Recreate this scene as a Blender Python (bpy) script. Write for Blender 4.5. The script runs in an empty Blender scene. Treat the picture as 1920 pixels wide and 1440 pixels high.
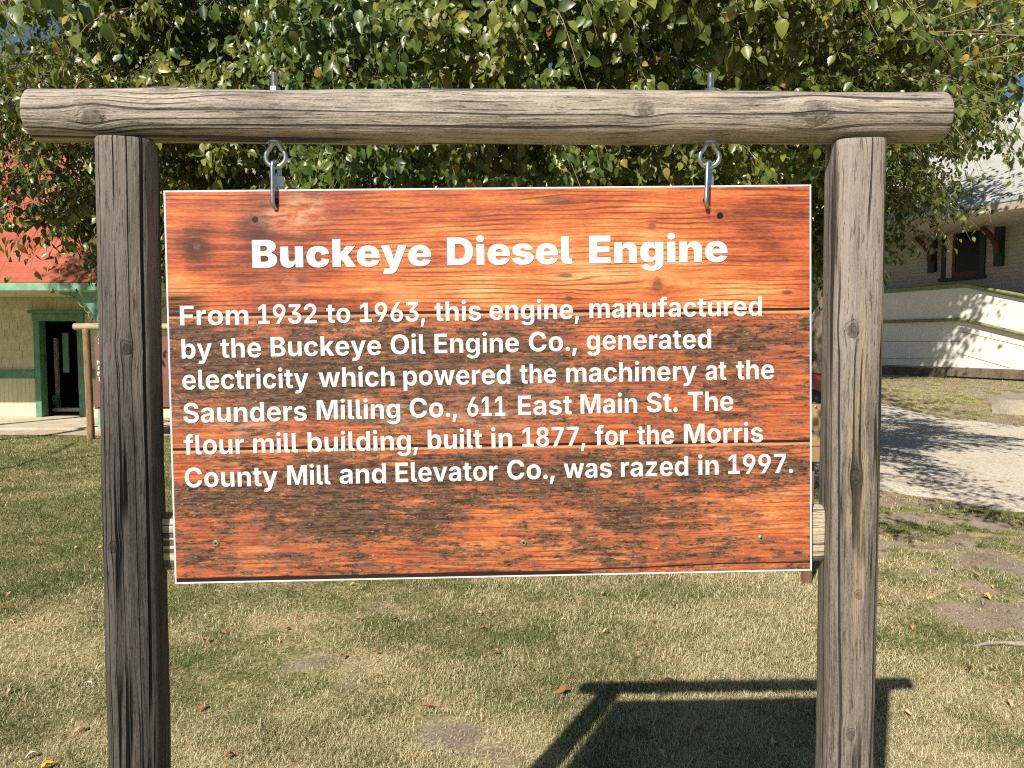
import bpy, bmesh, math, random
import numpy as np
from mathutils import Vector, Matrix

S = bpy.context.scene
COL = S.collection
random.seed(7)
RNG = np.random.default_rng(11)
R = math.radians

# ------------------------------------------------------------------ camera
FPX, HOR, HC = 1387.0, 640.0, 1.58          # focal length in photo pixels, horizon row, eye height
TH = math.atan((720 - HOR) / FPX)
cam = bpy.data.cameras.new('camera')
cam_ob = bpy.data.objects.new('camera', cam)
COL.objects.link(cam_ob)
cam_ob.location = (0, 0, HC)
cam_ob.rotation_euler = (math.pi / 2 - TH, 0, 0)
cam.sensor_width = 36
cam.lens = 36 * FPX / 1920
cam.clip_end = 2000
cam.clip_start = 0.02
S.camera = cam_ob
S.render.resolution_x, S.render.resolution_y = 1024, 768

# ------------------------------------------------------------------ sky and sun
SUN_H = Vector((-1.10, -2.03, 0)).normalized()      # horizontal direction towards the sun
SUN_EL = R(40)
world = bpy.data.worlds.new('World')
S.world = world
world.use_nodes = True
_nt = world.node_tree
_sky = _nt.nodes.new('ShaderNodeTexSky')
_sky.sky_type = 'NISHITA'
_sky.sun_disc = False
_sky.sun_elevation = SUN_EL
_sky.sun_rotation = math.atan2(SUN_H.x, SUN_H.y)
_sky.air_density = 1.0
_sky.dust_density = 0.3
_sky.ozone_density = 2.0
_nt.links.new(_sky.outputs[0], _nt.nodes['Background'].inputs[0])
_nt.nodes['Background'].inputs[1].default_value = 0.05
sun = bpy.data.lights.new('sun', 'SUN')
sun.energy = 5.0
sun.angle = R(0.53)
sun.color = (1.0, 0.93, 0.82)
sun_ob = bpy.data.objects.new('sun', sun)
COL.objects.link(sun_ob)
_to = Vector((SUN_H.x * math.cos(SUN_EL), SUN_H.y * math.cos(SUN_EL), math.sin(SUN_EL)))
sun_ob.rotation_euler = _to.to_track_quat('Z', 'Y').to_euler()
sun_ob.location = _to * 30
S.view_settings.view_transform = 'Standard'
S.view_settings.look = 'None'
S.view_settings.exposure = 0.55
S.view_settings.gamma = 1.0
S.view_settings.use_curve_mapping = False
S.cycles.max_bounces = 6
S.cycles.diffuse_bounces = 3
S.cycles.transmission_bounces = 3
S.cycles.use_denoising = False
S.cycles.filter_width = 1.15
S.cycles.sample_clamp_indirect = 4.0

# ------------------------------------------------------------------ survey helpers: photo measurements -> metres
def ray(px, py):
    u = -(py - 720) / FPX
    return Vector(((px - 960) / FPX, math.cos(TH) + u * math.sin(TH), -math.sin(TH) + u * math.cos(TH)))
EYE = Vector((0, 0, HC))
def at(px, py, Y):
    r = ray(px, py)
    return EYE + r * (Y / r.y)
def on_ground(px, py, z=0.0):
    r = ray(px, py)
    return EYE + r * ((z - HC) / r.z)

# ------------------------------------------------------------------ object helpers
def link(name, me, parent=None, mat=None):
    o = bpy.data.objects.new(name, me)
    COL.objects.link(o)
    if parent is not None:
        o.parent = parent
    if mat is not None and me is not None:
        me.materials.append(mat)
    return o
def tag(o, label=None, cat=None, group=None, kind=None):
    for k, v in (('label', label), ('category', cat), ('group', group), ('kind', kind)):
        if v:
            o[k] = v
    return o
def thing(name, loc, label, cat, group=None, rot=(0, 0, 0)):
    o = bpy.data.objects.new(name, None)
    COL.objects.link(o)
    o.location = loc
    o.rotation_euler = rot
    o.empty_display_size = 0.1
    return tag(o, label, cat, group)
def mesh_from(name, verts, faces, smooth=False):
    me = bpy.data.meshes.new(name)
    me.from_pydata([tuple(v) for v in verts], [], faces)
    me.update()
    if smooth:
        me.polygons.foreach_set('use_smooth', [True] * len(me.polygons))
    return me
class MB:
    """collects shapes into one mesh"""
    def __init__(s):
        s.bm = bmesh.new()
    def box(s, lo, hi, bevel=0.0, M=None):
        g = bmesh.ops.create_cube(s.bm, size=1.0)
        vs = g['verts']
        lo, hi = Vector(lo), Vector(hi)
        for v in vs:
            v.co = Vector([lo[i] + (v.co[i] + .5) * (hi[i] - lo[i]) for i in range(3)])
        if bevel > 0:
            es = list({e for v in vs for e in v.link_edges})
            r = bmesh.ops.bevel(s.bm, geom=es, offset=bevel, segments=2, affect='EDGES', profile=.6)
            vs = list({v for f in r['faces'] for v in f.verts} | {v for v in vs if v.is_valid})
        if M is not None:
            bmesh.ops.transform(s.bm, matrix=M, verts=[v for v in vs if v.is_valid])
        return s
    def tube(s, pts, rad, n=10, closed=False):
        pts = [Vector(p) for p in pts]
        rad = rad if isinstance(rad, (list, tuple)) else [rad] * len(pts)
        rings = []
        N = len(pts)
        ref = None
        for i, p in enumerate(pts):
            a = pts[(i - 1) % N] if (closed or i > 0) else p
            b = pts[(i + 1) % N] if (closed or i < N - 1) else p
            d = (b - a).normalized()
            if ref is None:
                ref = d.orthogonal().normalized()
            ref = (ref - d * ref.dot(d)).normalized()
            q = d.cross(ref)
            rings.append([s.bm.verts.new(p + (ref * math.cos(2 * math.pi * k / n) + q * math.sin(2 * math.pi * k / n)) * rad[i]) for k in range(n)])
        for i in range(N if closed else N - 1):
            A, B = rings[i], rings[(i + 1) % N]
            for k in range(n):
                s.bm.faces.new((A[k], A[(k + 1) % n], B[(k + 1) % n], B[k]))
        if not closed:
            s.bm.faces.new(rings[0][::-1])
            s.bm.faces.new(rings[-1])
        return s
    def prism(s, poly, d0, d1):
        """poly: list of 3-D points on one face; d0,d1 offsets (Vectors) of the two caps"""
        a = [s.bm.verts.new(Vector(p) + Vector(d0)) for p in poly]
        b = [s.bm.verts.new(Vector(p) + Vector(d1)) for p in poly]
        s.bm.faces.new(a)
        s.bm.faces.new(b[::-1])
        n = len(poly)
        for k in range(n):
            s.bm.faces.new((a[k], b[k], b[(k + 1) % n], a[(k + 1) % n]))
        return s
    def lathe(s, prof, n=20, M=None):
        """prof: (radius, height) pairs turned about Z"""
        rings = []
        for r_, h in prof:
            rings.append([s.bm.verts.new((r_ * math.cos(2 * math.pi * k / n), r_ * math.sin(2 * math.pi * k / n), h)) for k in range(n)])
        for A, B in zip(rings, rings[1:]):
            for k in range(n):
                s.bm.faces.new((A[k], A[(k + 1) % n], B[(k + 1) % n], B[k]))
        s.bm.faces.new(rings[0][::-1])
        s.bm.faces.new(rings[-1])
        if M is not None:
            bmesh.ops.transform(s.bm, matrix=M, verts=[v for q in rings for v in q])
        return s
    def build(s, name, mat, parent=None, smooth=False, origin=None):
        bmesh.ops.recalc_face_normals(s.bm, faces=s.bm.faces[:])
        if origin is not None:
            bmesh.ops.translate(s.bm, vec=-Vector(origin), verts=s.bm.verts[:])
        me = bpy.data.meshes.new(name)
        s.bm.to_mesh(me)
        s.bm.free()
        if smooth:
            me.polygons.foreach_set('use_smooth', [True] * len(me.polygons))
            try:
                me.set_sharp_from_angle(angle=R(40))
            except Exception:
                pass
        o = link(name, me, parent, mat)
        if origin is not None:
            o.location = origin
        return o
def copy_tree(o, parent=None):
    c = o.copy()
    COL.objects.link(c)
    c.parent = parent
    for ch in [k for k in bpy.data.objects if k.parent == o and k is not c]:
        copy_tree(ch, c)
    return c

# ------------------------------------------------------------------ numpy value noise
def _h(i, j, s):
    v = np.sin(i * 127.1 + j * 311.7 + s * 74.7) * 43758.5453
    return v - np.floor(v)
def vn(x, y, s=0):
    x = np.asarray(x, float); y = np.asarray(y, float)
    i, j = np.floor(x), np.floor(y)
    fx, fy = x - i, y - j
    fx = fx * fx * (3 - 2 * fx); fy = fy * fy * (3 - 2 * fy)
    return (_h(i, j, s) * (1 - fx) + _h(i + 1, j, s) * fx) * (1 - fy) + (_h(i, j + 1, s) * (1 - fx) + _h(i + 1, j + 1, s) * fx) * fy
def fbm(x, y, s=0, o=4):
    t = 0; a = .5
    for k in range(o):
        t = t + a * vn(x * 2 ** k, y * 2 ** k, s + k); a *= .5
    return t / (1 - .5 ** o)
def sst(x, a, b):
    t = np.clip((np.asarray(x, float) - a) / (b - a), 0, 1)
    return t * t * (3 - 2 * t)

# ------------------------------------------------------------------ material helpers
class NT:
    def __init__(s, name):
        s.m = bpy.data.materials.new(name)
        s.m.use_nodes = True
        s.t = s.m.node_tree
        s.bsdf = s.t.nodes['Principled BSDF']
    def put(s, sock, v):
        if isinstance(v, bpy.types.NodeSocket):
            s.t.links.new(v, sock)
        elif v is not None:
            if sock.type == 'RGBA' and not isinstance(v, (int, float)) and len(v) == 3:
                v = (*v, 1)
            sock.default_value = v
    def n(s, typ, **kw):
        nd = s.t.nodes.new(typ)
        for k, v in kw.items():
            setattr(nd, k, v)
        return nd
    def m_(s, op, a, b=None, c=None):
        nd = s.n('ShaderNodeMath', operation=op)
        for i, v in enumerate((a, b, c)):
            s.put(nd.inputs[i], v)
        return nd.outputs[0]
    def add(s, a, b): return s.m_('ADD', a, b)
    def sub(s, a, b): return s.m_('SUBTRACT', a, b)
    def mul(s, a, b): return s.m_('MULTIPLY', a, b)
    def mx(s, a, b): return s.m_('MAXIMUM', a, b)
    def mn(s, a, b): return s.m_('MINIMUM', a, b)
    def sm(s, x, lo, hi, a=0.0, b=1.0):
        nd = s.n('ShaderNodeMapRange', interpolation_type='SMOOTHSTEP')
        for i, v in enumerate((x, lo, hi, a, b)):
            s.put(nd.inputs[i], v)
        return nd.outputs[0]
    def vec(s, x, y, z=0.0):
        nd = s.n('ShaderNodeCombineXYZ')
        for i, v in enumerate((x, y, z)):
            s.put(nd.inputs[i], v)
        return nd.outputs[0]
    def sep(s, v):
        nd = s.n('ShaderNodeSeparateXYZ')
        s.put(nd.inputs[0], v)
        return nd.outputs
    def uv(s):
        return s.n('ShaderNodeTexCoord').outputs['UV']
    def obj(s):
        return s.n('ShaderNodeTexCoord').outputs['Object']
    def pos(s):
        return s.n('ShaderNodeNewGeometry').outputs['Position']
    def noise(s, v, scale=1.0, det=3.0, rough=.55, dist=0.0):
        nd = s.n('ShaderNodeTexNoise')
        s.put(nd.inputs['Vector'], v)
        for k, q in (('Scale', scale), ('Detail', det), ('Roughness', rough), ('Distortion', dist)):
            s.put(nd.inputs[k], q)
        return nd.outputs[0]
    def voro(s, v, scale=1.0, out='Distance', feature='F1'):
        nd = s.n('ShaderNodeTexVoronoi', feature=feature)
        s.put(nd.inputs['Vector'], v)
        s.put(nd.inputs['Scale'], scale)
        return nd.outputs[out]
    def mix(s, f, a, b, mode='MIX'):
        nd = s.n('ShaderNodeMix', data_type='RGBA', blend_type=mode)
        s.put(nd.inputs[0], f)
        s.put(nd.inputs[6], a)
        s.put(nd.inputs[7], b)
        return nd.outputs[2]
    def ramp(s, f, stops):
        nd = s.n('ShaderNodeValToRGB')
        s.put(nd.inputs[0], f)
        e = nd.color_ramp.elements
        while len(e) < len(stops):
            e.new(.5)
        for q, (p, c) in zip(e, stops):
            q.position = p
            q.color = (*c, 1)
        return nd.outputs[0]
    def attr(s, name):
        return s.n('ShaderNodeAttribute', attribute_name=name).outputs['Fac']
    def bump(s, h, strength=.5, dist=.002):
        nd = s.n('ShaderNodeBump')
        nd.inputs['Strength'].default_value = strength
        nd.inputs['Distance'].default_value = dist
        s.put(nd.inputs['Height'], h)
        s.t.links.new(nd.outputs[0], s.bsdf.inputs['Normal'])
    def done(s, col=None, rough=.6, spec=.4, metal=0.0):
        s.put(s.bsdf.inputs['Base Color'], col)
        s.put(s.bsdf.inputs['Roughness'], rough)
        s.put(s.bsdf.inputs['Specular IOR Level'], spec)
        s.put(s.bsdf.inputs['Metallic'], metal)
        return s.m

def plain(name, col, rough=.6, var=.18, scale=8.0, bump=.15, metal=0.0, spec=.4, coords='pos'):
    q = NT(name)
    v = q.pos() if coords == 'pos' else q.obj()
    n = q.noise(v, scale, 5, .6)
    n2 = q.noise(v, scale * 9, 3, .6)
    dark = tuple(c * (1 - var) for c in col)
    lite = tuple(min(1, c * (1 + var)) for c in col)
    c = q.mix(q.sm(q.add(q.mul(n, .7), q.mul(n2, .3)), .35, .65), dark, lite)
    if bump:
        q.bump(n2, bump, .004)
    return q.done(c, rough, spec, metal)

def wood(name, light, dark, knots=(), crack=.5, patch=.35, stripe=None, grain=1.0, warm=None, seed=0.0, crack_scale=26.0, flecks=0.4, warp=.6, bleach=None):
    """weathered log; UV = (metres along, metres around)"""
    q = NT(name)
    u, v, _ = q.sep(q.uv())
    wob = q.noise(q.vec(q.mul(u, 1.6), q.mul(v, 5.0), seed), 1, 2, .5)
    v2 = q.add(v, q.mul(q.sub(wob, .5), .022))
    kmask = kring = kcen = None
    for (ku, kv, kr, ks) in knots:
        du, dv = q.sub(u, ku), q.sub(v, kv)
        d2 = q.add(q.m_('POWER', q.m_('DIVIDE', du, kr * 2.6), 2.0), q.m_('POWER', q.m_('DIVIDE', dv, kr * 1.5), 2.0))
        g = q.m_('EXPONENT', q.mul(d2, -1.0))
        v2 = q.sub(v2, q.mul(q.mul(dv, g), warp))
        e2 = q.m_('SQRT', q.add(q.m_('POWER', q.m_('DIVIDE', du, kr * 1.25), 2.0), q.m_('POWER', q.m_('DIVIDE', dv, kr * .9), 2.0)))
        e2 = q.add(e2, q.mul(q.sub(q.noise(q.vec(q.mul(u, 45), q.mul(v, 70), seed + ku), 1, 4, .65), .5), 1.5))
        k = q.mul(q.sm(e2, .55, 1.05, 1.0, 0.0), ks)
        rg = q.mul(q.sm(q.m_('ABSOLUTE', q.sub(e2, 1.0)), 0.0, .22, 1.0, 0.0), ks)
        kmask = k if kmask is None else q.mx(kmask, k)
        kring = rg if kring is None else q.mx(kring, rg)
    g1 = q.noise(q.vec(q.mul(u, 3.5), q.mul(v2, 115.0), seed), 1, 4, .7)
    g2 = q.noise(q.vec(q.mul(u, 14.0), q.mul(v2, 340.0), seed + 3), 1, 3, .65)
    g3 = q.noise(q.vec(q.mul(u, 45.0), q.mul(v, 160.0), seed + 4), 1, 3, .7)
    bands = q.noise(q.vec(q.mul(u, 1.3), q.mul(v2, 42.0), seed + 6), 1, 3, .55)
    pt = q.noise(q.vec(q.mul(u, 3.2), q.mul(v, 11.0), seed + 7), 1, 4, .6)
    gg = q.add(q.add(q.mul(q.sub(g1, .5), .75 * grain), q.mul(q.sub(g2, .5), .55 * grain)), q.add(q.mul(q.sub(pt, .5), patch * 1.3), q.add(q.mul(q.sub(bands, .5), .5), q.add(q.mul(q.sub(g3, .5), .35), .5))))
    grit = q.noise(q.vec(q.mul(u, 190.0), q.mul(v, 420.0), seed + 9), 1, 3, .7)
    gg = q.add(gg, q.mul(q.sub(grit, .5), .55))
    col = q.mix(q.sm(gg, .22, .78), dark, light)
    if warm:
        wmask = q.sm(q.noise(q.vec(q.mul(u, 2.6), q.mul(v2, 16.0), seed + 21), 1, 3, .6), .52, .72)
        col = q.mix(q.mul(wmask, warm[1]), col, warm[0])
    if bleach:
        (b0, b1, bcol, bk) = bleach
        bm_ = q.sm(q.add(u, q.mul(q.sub(pt, .5), .9)), b0, b1)
        col = q.mix(q.mul(q.mul(bm_, bk), q.sm(gg, .2, .8, .6, 1.0)), col, bcol)
    # flecks: short dark checks, some bleached whiskers
    fn = q.noise(q.vec(q.mul(u, 19.0), q.mul(v2, 300.0), seed + 5), 1, 3, .65)
    fl = q.sm(fn, .60, .645)
    col = q.mix(q.mul(fl, flecks), col, tuple(c * .22 for c in dark))
    wh = q.sm(fn, .37, .31)
    col = q.mix(q.mul(wh, .35), col, tuple(min(1, c * 1.35) for c in light))
    if stripe:
        (sv, su0, su1, sw, scol) = stripe
        w = q.mul(q.sm(q.m_('ABSOLUTE', q.sub(u, (su0 + su1) / 2)), 0.0, (su1 - su0) / 2, 1.0, 0.0), sw)
        off = q.mul(q.sub(q.noise(q.vec(q.mul(u, 7.0), 0.3, seed), 1, 2, .5), .5), .022)
        wn = q.mul(w, q.sm(q.noise(q.vec(q.mul(u, 11.0), q.mul(v, 90), seed), 1, 4, .7), .30, .62, .0, 1.9))
        dd = q.m_('ABSOLUTE', q.sub(q.sub(v, sv), off))
        st = q.sm(q.sub(dd, wn), -.0025, .002, 1.0, 0.0)
        st = q.mul(st, q.sm(q.noise(q.vec(q.mul(u, 7.0), q.mul(v, 430.0), seed), 1, 4, .75), .45, .53))
        col = q.mix(q.mul(st, .7), col, scol)
    # long thin checks, two sizes
    ck = None
    for (su_, sv_, w0, w1, lo, hi, sd) in ((.28, crack_scale, .010, .022, .34, .44, 11), (.8, crack_scale * 2.2, .014, .036, .50, .60, 17)):
        cn = q.noise(q.vec(q.mul(u, su_), q.mul(v2, sv_), seed + sd), 1, 1, .4)
        c_ = q.sm(q.m_('ABSOLUTE', q.sub(cn, .5)), w0, w1, 1.0, 0.0)
        cm = q.sm(q.noise(q.vec(q.mul(u, 2.4), q.mul(v2, 14.0), seed + sd + 2), 1, 2, .5), lo, hi)
        c_ = q.mul(q.mul(c_, cm), crack)
        ck = c_ if ck is None else q.mx(ck, c_)
    col = q.mix(ck, col, tuple(c * .07 for c in dark))
    h = q.sub(q.add(q.mul(g1, .6), q.add(q.mul(g2, .6), q.add(q.mul(g3, .3), q.mul(grit, .35)))), q.mul(ck, 1.6))
    h = q.sub(h, q.mul(fl, .5))
    if kmask is not None:
        kc = q.mix(q.sm(q.noise(q.vec(q.mul(u, 120), q.mul(v, 160), seed), 1, 4, .7), .35, .65), tuple(c * .22 for c in dark), tuple(c * 1.1 for c in dark))
        col = q.mix(q.mul(kmask, .75), col, kc)
        col = q.mix(q.mul(kring, .22), col, tuple(c * .35 for c in dark))
        h = q.sub(h, q.mul(kring, .5))
    q.bump(h, .9, .0026)
    return q.done(col, .8, .18)

# ================================================================== SETTING: ground, gravel, apron
def hgt(x, y):
    """ground height: flat lawn, rising half a metre towards the depot on the right"""
    return .5 * sst(y, 14.5, 20.0) * sst(x, 3.0, 8.0)
def hg(x, y):
    return float(hgt(x, y))

def cover(x, y):
    """how thickly the lawn is grown, 0 bare earth .. 1 dense"""
    c = fbm(x * 1.1, y * 1.1, 3, 4)
    c2 = fbm(x * 3.7, y * 3.7, 9, 3)
    c3 = fbm(x * 9.0, y * 9.0, 15, 3)
    v = .90 + (c - .5) * 1.3 + (c2 - .5) * 1.0 + (c3 - .5) * .7
    for (bx, by, br, ba) in ((-.33, 2.93, .16, .75), (-.16, 2.84, .14, .6), (-.55, 2.72, .16, .5), (2.15, 3.0, .22, .6), (.62, 3.45, .25, .35), (3.3, 4.3, .5, .4), (2.6, 4.2, .3, .4)):
        v = v - .75 * ba * np.exp(-((x - bx) ** 2 + ((y - by) * 1.0) ** 2) / (br * (.55 + .9 * c + .5 * (c3 - .5))) ** 2)
    right = sst(x, 1.9, 3.0) * sst(y, 3.4, 4.6)
    v = v - .33 * right + ((c2 - .5) * .7 + (c3 - .5) * 1.9) * right
    v = v + .35 * sst(-x, .8, 3.0)
    return np.clip(v, 0, 1)

def make_ground():
    def axis(lo, hi, step, far):
        a = list(np.arange(lo, hi + 1e-6, step))
        p, d = hi, step
        while p < far:
            d *= 1.7; p += d; a.append(p)
        p, d = lo, step
        while p > -far:
            d *= 1.7; p -= d; a.insert(0, p)
        return np.array(a)
    X = axis(-10, 16, .14, 260); Y = axis(1.5, 26, .14, 260)
    gx, gy = np.meshgrid(X, Y)
    near = sst(16 - gy, 0, 6)
    gz = hgt(gx, gy) + near * ((fbm(gx * .8, gy * .8, 31, 3) - .5) * .03 + (fbm(gx * 4, gy * 4, 37, 2) - .5) * .012)
    gz = np.where((gx > -14) & (gx < -4) & (gy > 11.9), 0, gz)
    V = np.stack([gx, gy, gz], -1).reshape(-1, 3)
    nx, ny = len(X), len(Y)
    i = np.arange(nx - 1)[None, :] + nx * np.arange(ny - 1)[:, None]
    F = np.stack([i, i + 1, i + 1 + nx, i + nx], -1).reshape(-1, 4)
    me = bpy.data.meshes.new('ground')
    me.vertices.add(len(V)); me.vertices.foreach_set('co', V.ravel())
    me.loops.add(F.size); me.loops.foreach_set('vertex_index', F.ravel().astype(np.int32))
    me.polygons.add(len(F)); me.polygons.foreach_set('loop_start', np.arange(0, F.size, 4, dtype=np.int32))
    me.update(calc_edges=True)
    a = me.attributes.new('cover', 'FLOAT', 'POINT')
    a.data.foreach_set('value', cover(gx, gy).ravel().astype(np.float32))
    me.polygons.foreach_set('use_smooth', [True] * len(F))
    q = NT('earth and thatch')
    p = q.pos()
    c = q.attr('cover')
    n = q.noise(p, 2.0, 6, .6); f = q.noise(p, 60, 4, .7); n3 = q.noise(p, 9, 4, .6)
    dirt = q.mix(q.sm(q.add(q.mul(n, .5), q.mul(f, .5)), .36, .64), (.20, .15, .11), (.40, .315, .24))
    straw = q.mix(q.sm(f, .35, .65), (.22, .175, .085), (.53, .44, .255))
    green = q.mix(q.sm(f, .35, .65), (.08, .095, .03), (.24, .24, .09))
    lawn = q.mix(q.sm(q.add(q.mul(n, .6), q.mul(n3, .4)), .42, .58), straw, green)
    col = q.mix(q.sm(q.add(c, q.mul(q.sub(f, .5), .5)), .30, .55), dirt, lawn)
    q.bump(q.add(f, q.mul(n3, .6)), .6, .012)
    o = link('ground', me, None, q.done(col, .9, .1))
    tag(o, kind='structure')
make_ground()

# --- gravel drive: a worn sheet that follows the ground
near_edge = [(11, 2.2), (8, 3.6), (6.2, 4.9), (5.2, 5.75), (4.62, 6.45), (4.28, 7.05), (3.78, 7.45), (3.0, 8.3), (1.6, 10.0), (.4, 12.6), (-.4, 16), (-.8, 22), (-1, 34)]
far_edge = [(16, 4.6), (14.5, 6.6), (12.5, 9.0), (11.2, 11.0), (10.2, 12.6), (9.55, 13.75), (9.0, 15.3), (8.45, 16.9), (7.5, 18.4), (6.4, 20.5), (5.2, 24), (4.6, 28), (4.4, 36)]
def make_gravel():
    def res(pl, n):
        P = np.array(pl, float)
        d = np.r_[0, np.cumsum(np.hypot(*np.diff(P, axis=0).T))]
        t = np.linspace(0, d[-1], n)
        return np.stack([np.interp(t, d, P[:, 0]), np.interp(t, d, P[:, 1])], 1)
    n, m = 260, 60
    A, B = res(near_edge, n), res(far_edge, n)
    k = np.arange(n)
    A += (np.stack([fbm(k * .13, k * 0, 5), fbm(k * .13, k * 0 + 9, 5)], 1) - .5) * .55
    B += (np.stack([fbm(k * .2, k * 0 + 3, 6), fbm(k * .2, k * 0 + 5, 6)], 1) - .5) * .6
    t = np.linspace(0, 1, m)[None, :, None]
    P = A[:, None] * (1 - t) + B[:, None] * t
    z = hgt(P[..., 0], P[..., 1]) + .022 + (fbm(P[..., 0] * .9, P[..., 1] * .9, 41) - .5) * .012
    edge = np.minimum(t[..., 0], 1 - t[..., 0])
    z = z - .030 * (1 - sst(edge, 0, .05))
    V = np.concatenate([P, z[..., None]], -1).reshape(-1, 3)
    i = np.arange(m - 1)[None] + m * np.arange(n - 1)[:, None]
    F = np.stack([i, i + m, i + m + 1, i + 1], -1).reshape(-1, 4)
    me = mesh_from('gravel_drive', V, F.tolist(), True)
    q = NT('pale crushed limestone')
    p = q.pos()
    cell = q.voro(p, 42, 'Color'); dist = q.voro(p, 42)
    peb = q.sep(cell)[0]
    n = q.noise(p, 1.1, 5, .6); f = q.noise(p, 130, 3, .6)
    col = q.mix(peb, (.48, .415, .33), (.73, .655, .545))
    col = q.mix(q.sm(n, .40, .66), col, (.63, .555, .45))
    col = q.mix(q.mul(q.sm(f, .58, .75), .45), col, (.34, .28, .22))
    col = q.mix(q.mul(q.sm(dist, .55, .9), .5), col, (.28, .235, .18))
    q.bump(q.add(q.mul(q.sub(1.0, dist), 1.0), q.mul(f, .4)), .8, .012)
    tag(link('gravel_drive', me, None, q.done(col, .95, .1)), kind='structure')
make_gravel()

M_CONC = plain('old concrete', (.50, .43, .335), .9, .16, 3.0, .25)
M_SAND = plain('sandy path', (.42, .33, .245), .95, .2, 6.0, .3)
# --- concrete apron in front of the left depot
b = MB()
b.box((-22, 12.75, -.2), (-4.9, 17.5, .085), .012)
tag(b.build('porch_apron', M_CONC), kind='structure')
b = MB()
xs = np.linspace(-20, -5.2, 60)
for i in range(len(xs) - 1):
    y0 = 12.28 + .16 * (float(vn(xs[i] * 1.7, 0, 3)) - .5); y1 = 12.28 + .16 * (float(vn(xs[i + 1] * 1.7, 0, 3)) - .5)
    vs = [b.bm.verts.new(c) for c in ((xs[i], y0, .012), (xs[i + 1], y1, .012), (xs[i + 1], 12.76, .05), (xs[i], 12.76, .05))]
    b.bm.faces.new(vs)
bmesh.ops.remove_doubles(b.bm, verts=b.bm.verts[:], dist=1e-4)
tag(b.build('dirt_path', M_SAND), kind='structure')

# ================================================================== LEFT DEPOT (pale yellow, red roof)
M_YEL_SH = NT('pale yellow shingle siding')
def _shing(q):
    p = q.pos(); x, y, z = q.sep(p)
    n = q.noise(p, 5, 4, .6)
    row = q.m_('FLOOR', q.m_('DIVIDE', z, .14))
    xo = q.add(q.m_('DIVIDE', x, .16), q.mul(row, .37))
    fx = q.m_('FRACT', xo); fz = q.m_('FRACT', q.m_('DIVIDE', z, .14))
    rnd = q.n('ShaderNodeTexWhiteNoise'); q.put(rnd.inputs[0], q.vec(q.m_('FLOOR', xo), row))
    gap = q.mul(q.sm(q.m_('ABSOLUTE', q.sub(fx, .5)), .455, .49), q.sm(rnd.outputs[0], .25, .5))
    col = q.mix(q.sm(n, .3, .7), (.48, .465, .30), (.62, .605, .41))
    col = q.mix(q.mul(gap, .6), col, (.14, .13, .06))
    q.bump(q.sub(fz, gap), .5, .01)
    return q.done(col, .8, .2)
M_YEL_SH = _shing(M_YEL_SH)
def _bead():
    q = NT('pale yellow beadboard')
    p = q.pos(); x, y, z = q.sep(p)
    f = q.m_('FRACT', q.m_('DIVIDE', x, .085))
    g = q.sm(q.m_('ABSOLUTE', q.sub(f, .5)), .44, .5)
    n = q.noise(q.vec(q.mul(x, 6), q.mul(y, 6), q.mul(z, 1.5)), 1, 4, .6)
    col = q.mix(q.sm(n, .3, .7), (.58, .56, .36), (.70, .69, .47))
    col = q.mix(q.mul(g, .45), col, (.22, .20, .09))
    q.bump(q.sub(1.0, g), .6, .01)
    return q.done(col, .6, .3)
M_BEAD = _bead()
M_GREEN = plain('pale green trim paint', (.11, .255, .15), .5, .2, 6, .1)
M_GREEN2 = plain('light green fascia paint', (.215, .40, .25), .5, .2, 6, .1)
def _redroof():
    q = NT('faded red shingle roof')
    p = q.pos(); x, y, z = q.sep(p)
    n = q.noise(p, 2.2, 5, .62); f = q.noise(p, 40, 3, .6)
    row = q.m_('FRACT', q.m_('DIVIDE', z, .11))
    col = q.mix(q.sm(q.add(q.mul(n, .7), q.mul(f, .3)), .3, .7), (.33, .075, .045), (.48, .14, .088))
    col = q.mix(q.mul(q.sm(row, .86, 1.0), .35), col, (.2, .04, .03))
    q.bump(q.add(f, row), .35, .01)
    return q.done(col, .85, .2)
M_RED = _redroof()
M_TAN = plain('tan weathered shingles', (.34, .27, .19), .9, .2, 5, .3)
M_DARKROOM = plain('boards darkened as unlit', (.075, .062, .045), .9, .3, 3, .1)  # the room's lack of light is put into the board colour
M_WHITE = plain('white trim paint', (.72, .70, .64), .5, .08, 6, .05)
M_OCHRE = plain('ochre paint', (.55, .33, .12), .6, .1, 6, .05)

depot = thing('depot_building', (-10, 14.6, 0), 'pale yellow depot with green trim and red roof behind the left post', 'building')
def dp(o):
    """parent under the depot keeping world coordinates"""
    o.parent = depot
    o.matrix_parent_inverse = Matrix.Translation(-Vector(depot.location))
    return o
YW = 14.6
dL = at(68, 700, YW).x; dR = at(160, 700, YW).x         # door frame outer edges
dT = at(110, 600, YW).z                                  # top of the opening
x0, x1 = -19.0, -6.0
zc = at(30, 700, YW).z                                    # wainscot cap
for (a, c) in ((x0, dL), (dR, x1)):
    b = MB(); b.box((a, YW, zc), (c, YW + .14, 3.2)); dp(b.build('wall', M_YEL_SH))
    b = MB(); b.box((a, YW - .02, .09), (c, YW + .12, zc)); dp(b.build('wainscot', M_BEAD))
    b = MB(); b.box((a, YW - .06, zc - .10), (c, YW - .022, zc + .055), .008); dp(b.build('wainscot_rail', M_GREEN))
b = MB(); b.box((dL, YW, dT), (dR, YW + .14, 3.2)); dp(b.build('wall', M_YEL_SH))
fw = .115
df = MB()
df.box((dL - .003, YW - .05, .09), (dL + fw, YW + .16, dT - .02), .006)
df.box((dR - fw, YW - .05, .09), (dR + .003, YW + .16, dT - .02), .006)
df.box((dL - .02, YW - .055, dT - .0195), (dR + .02, YW + .16, dT + .13), .006)
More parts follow.
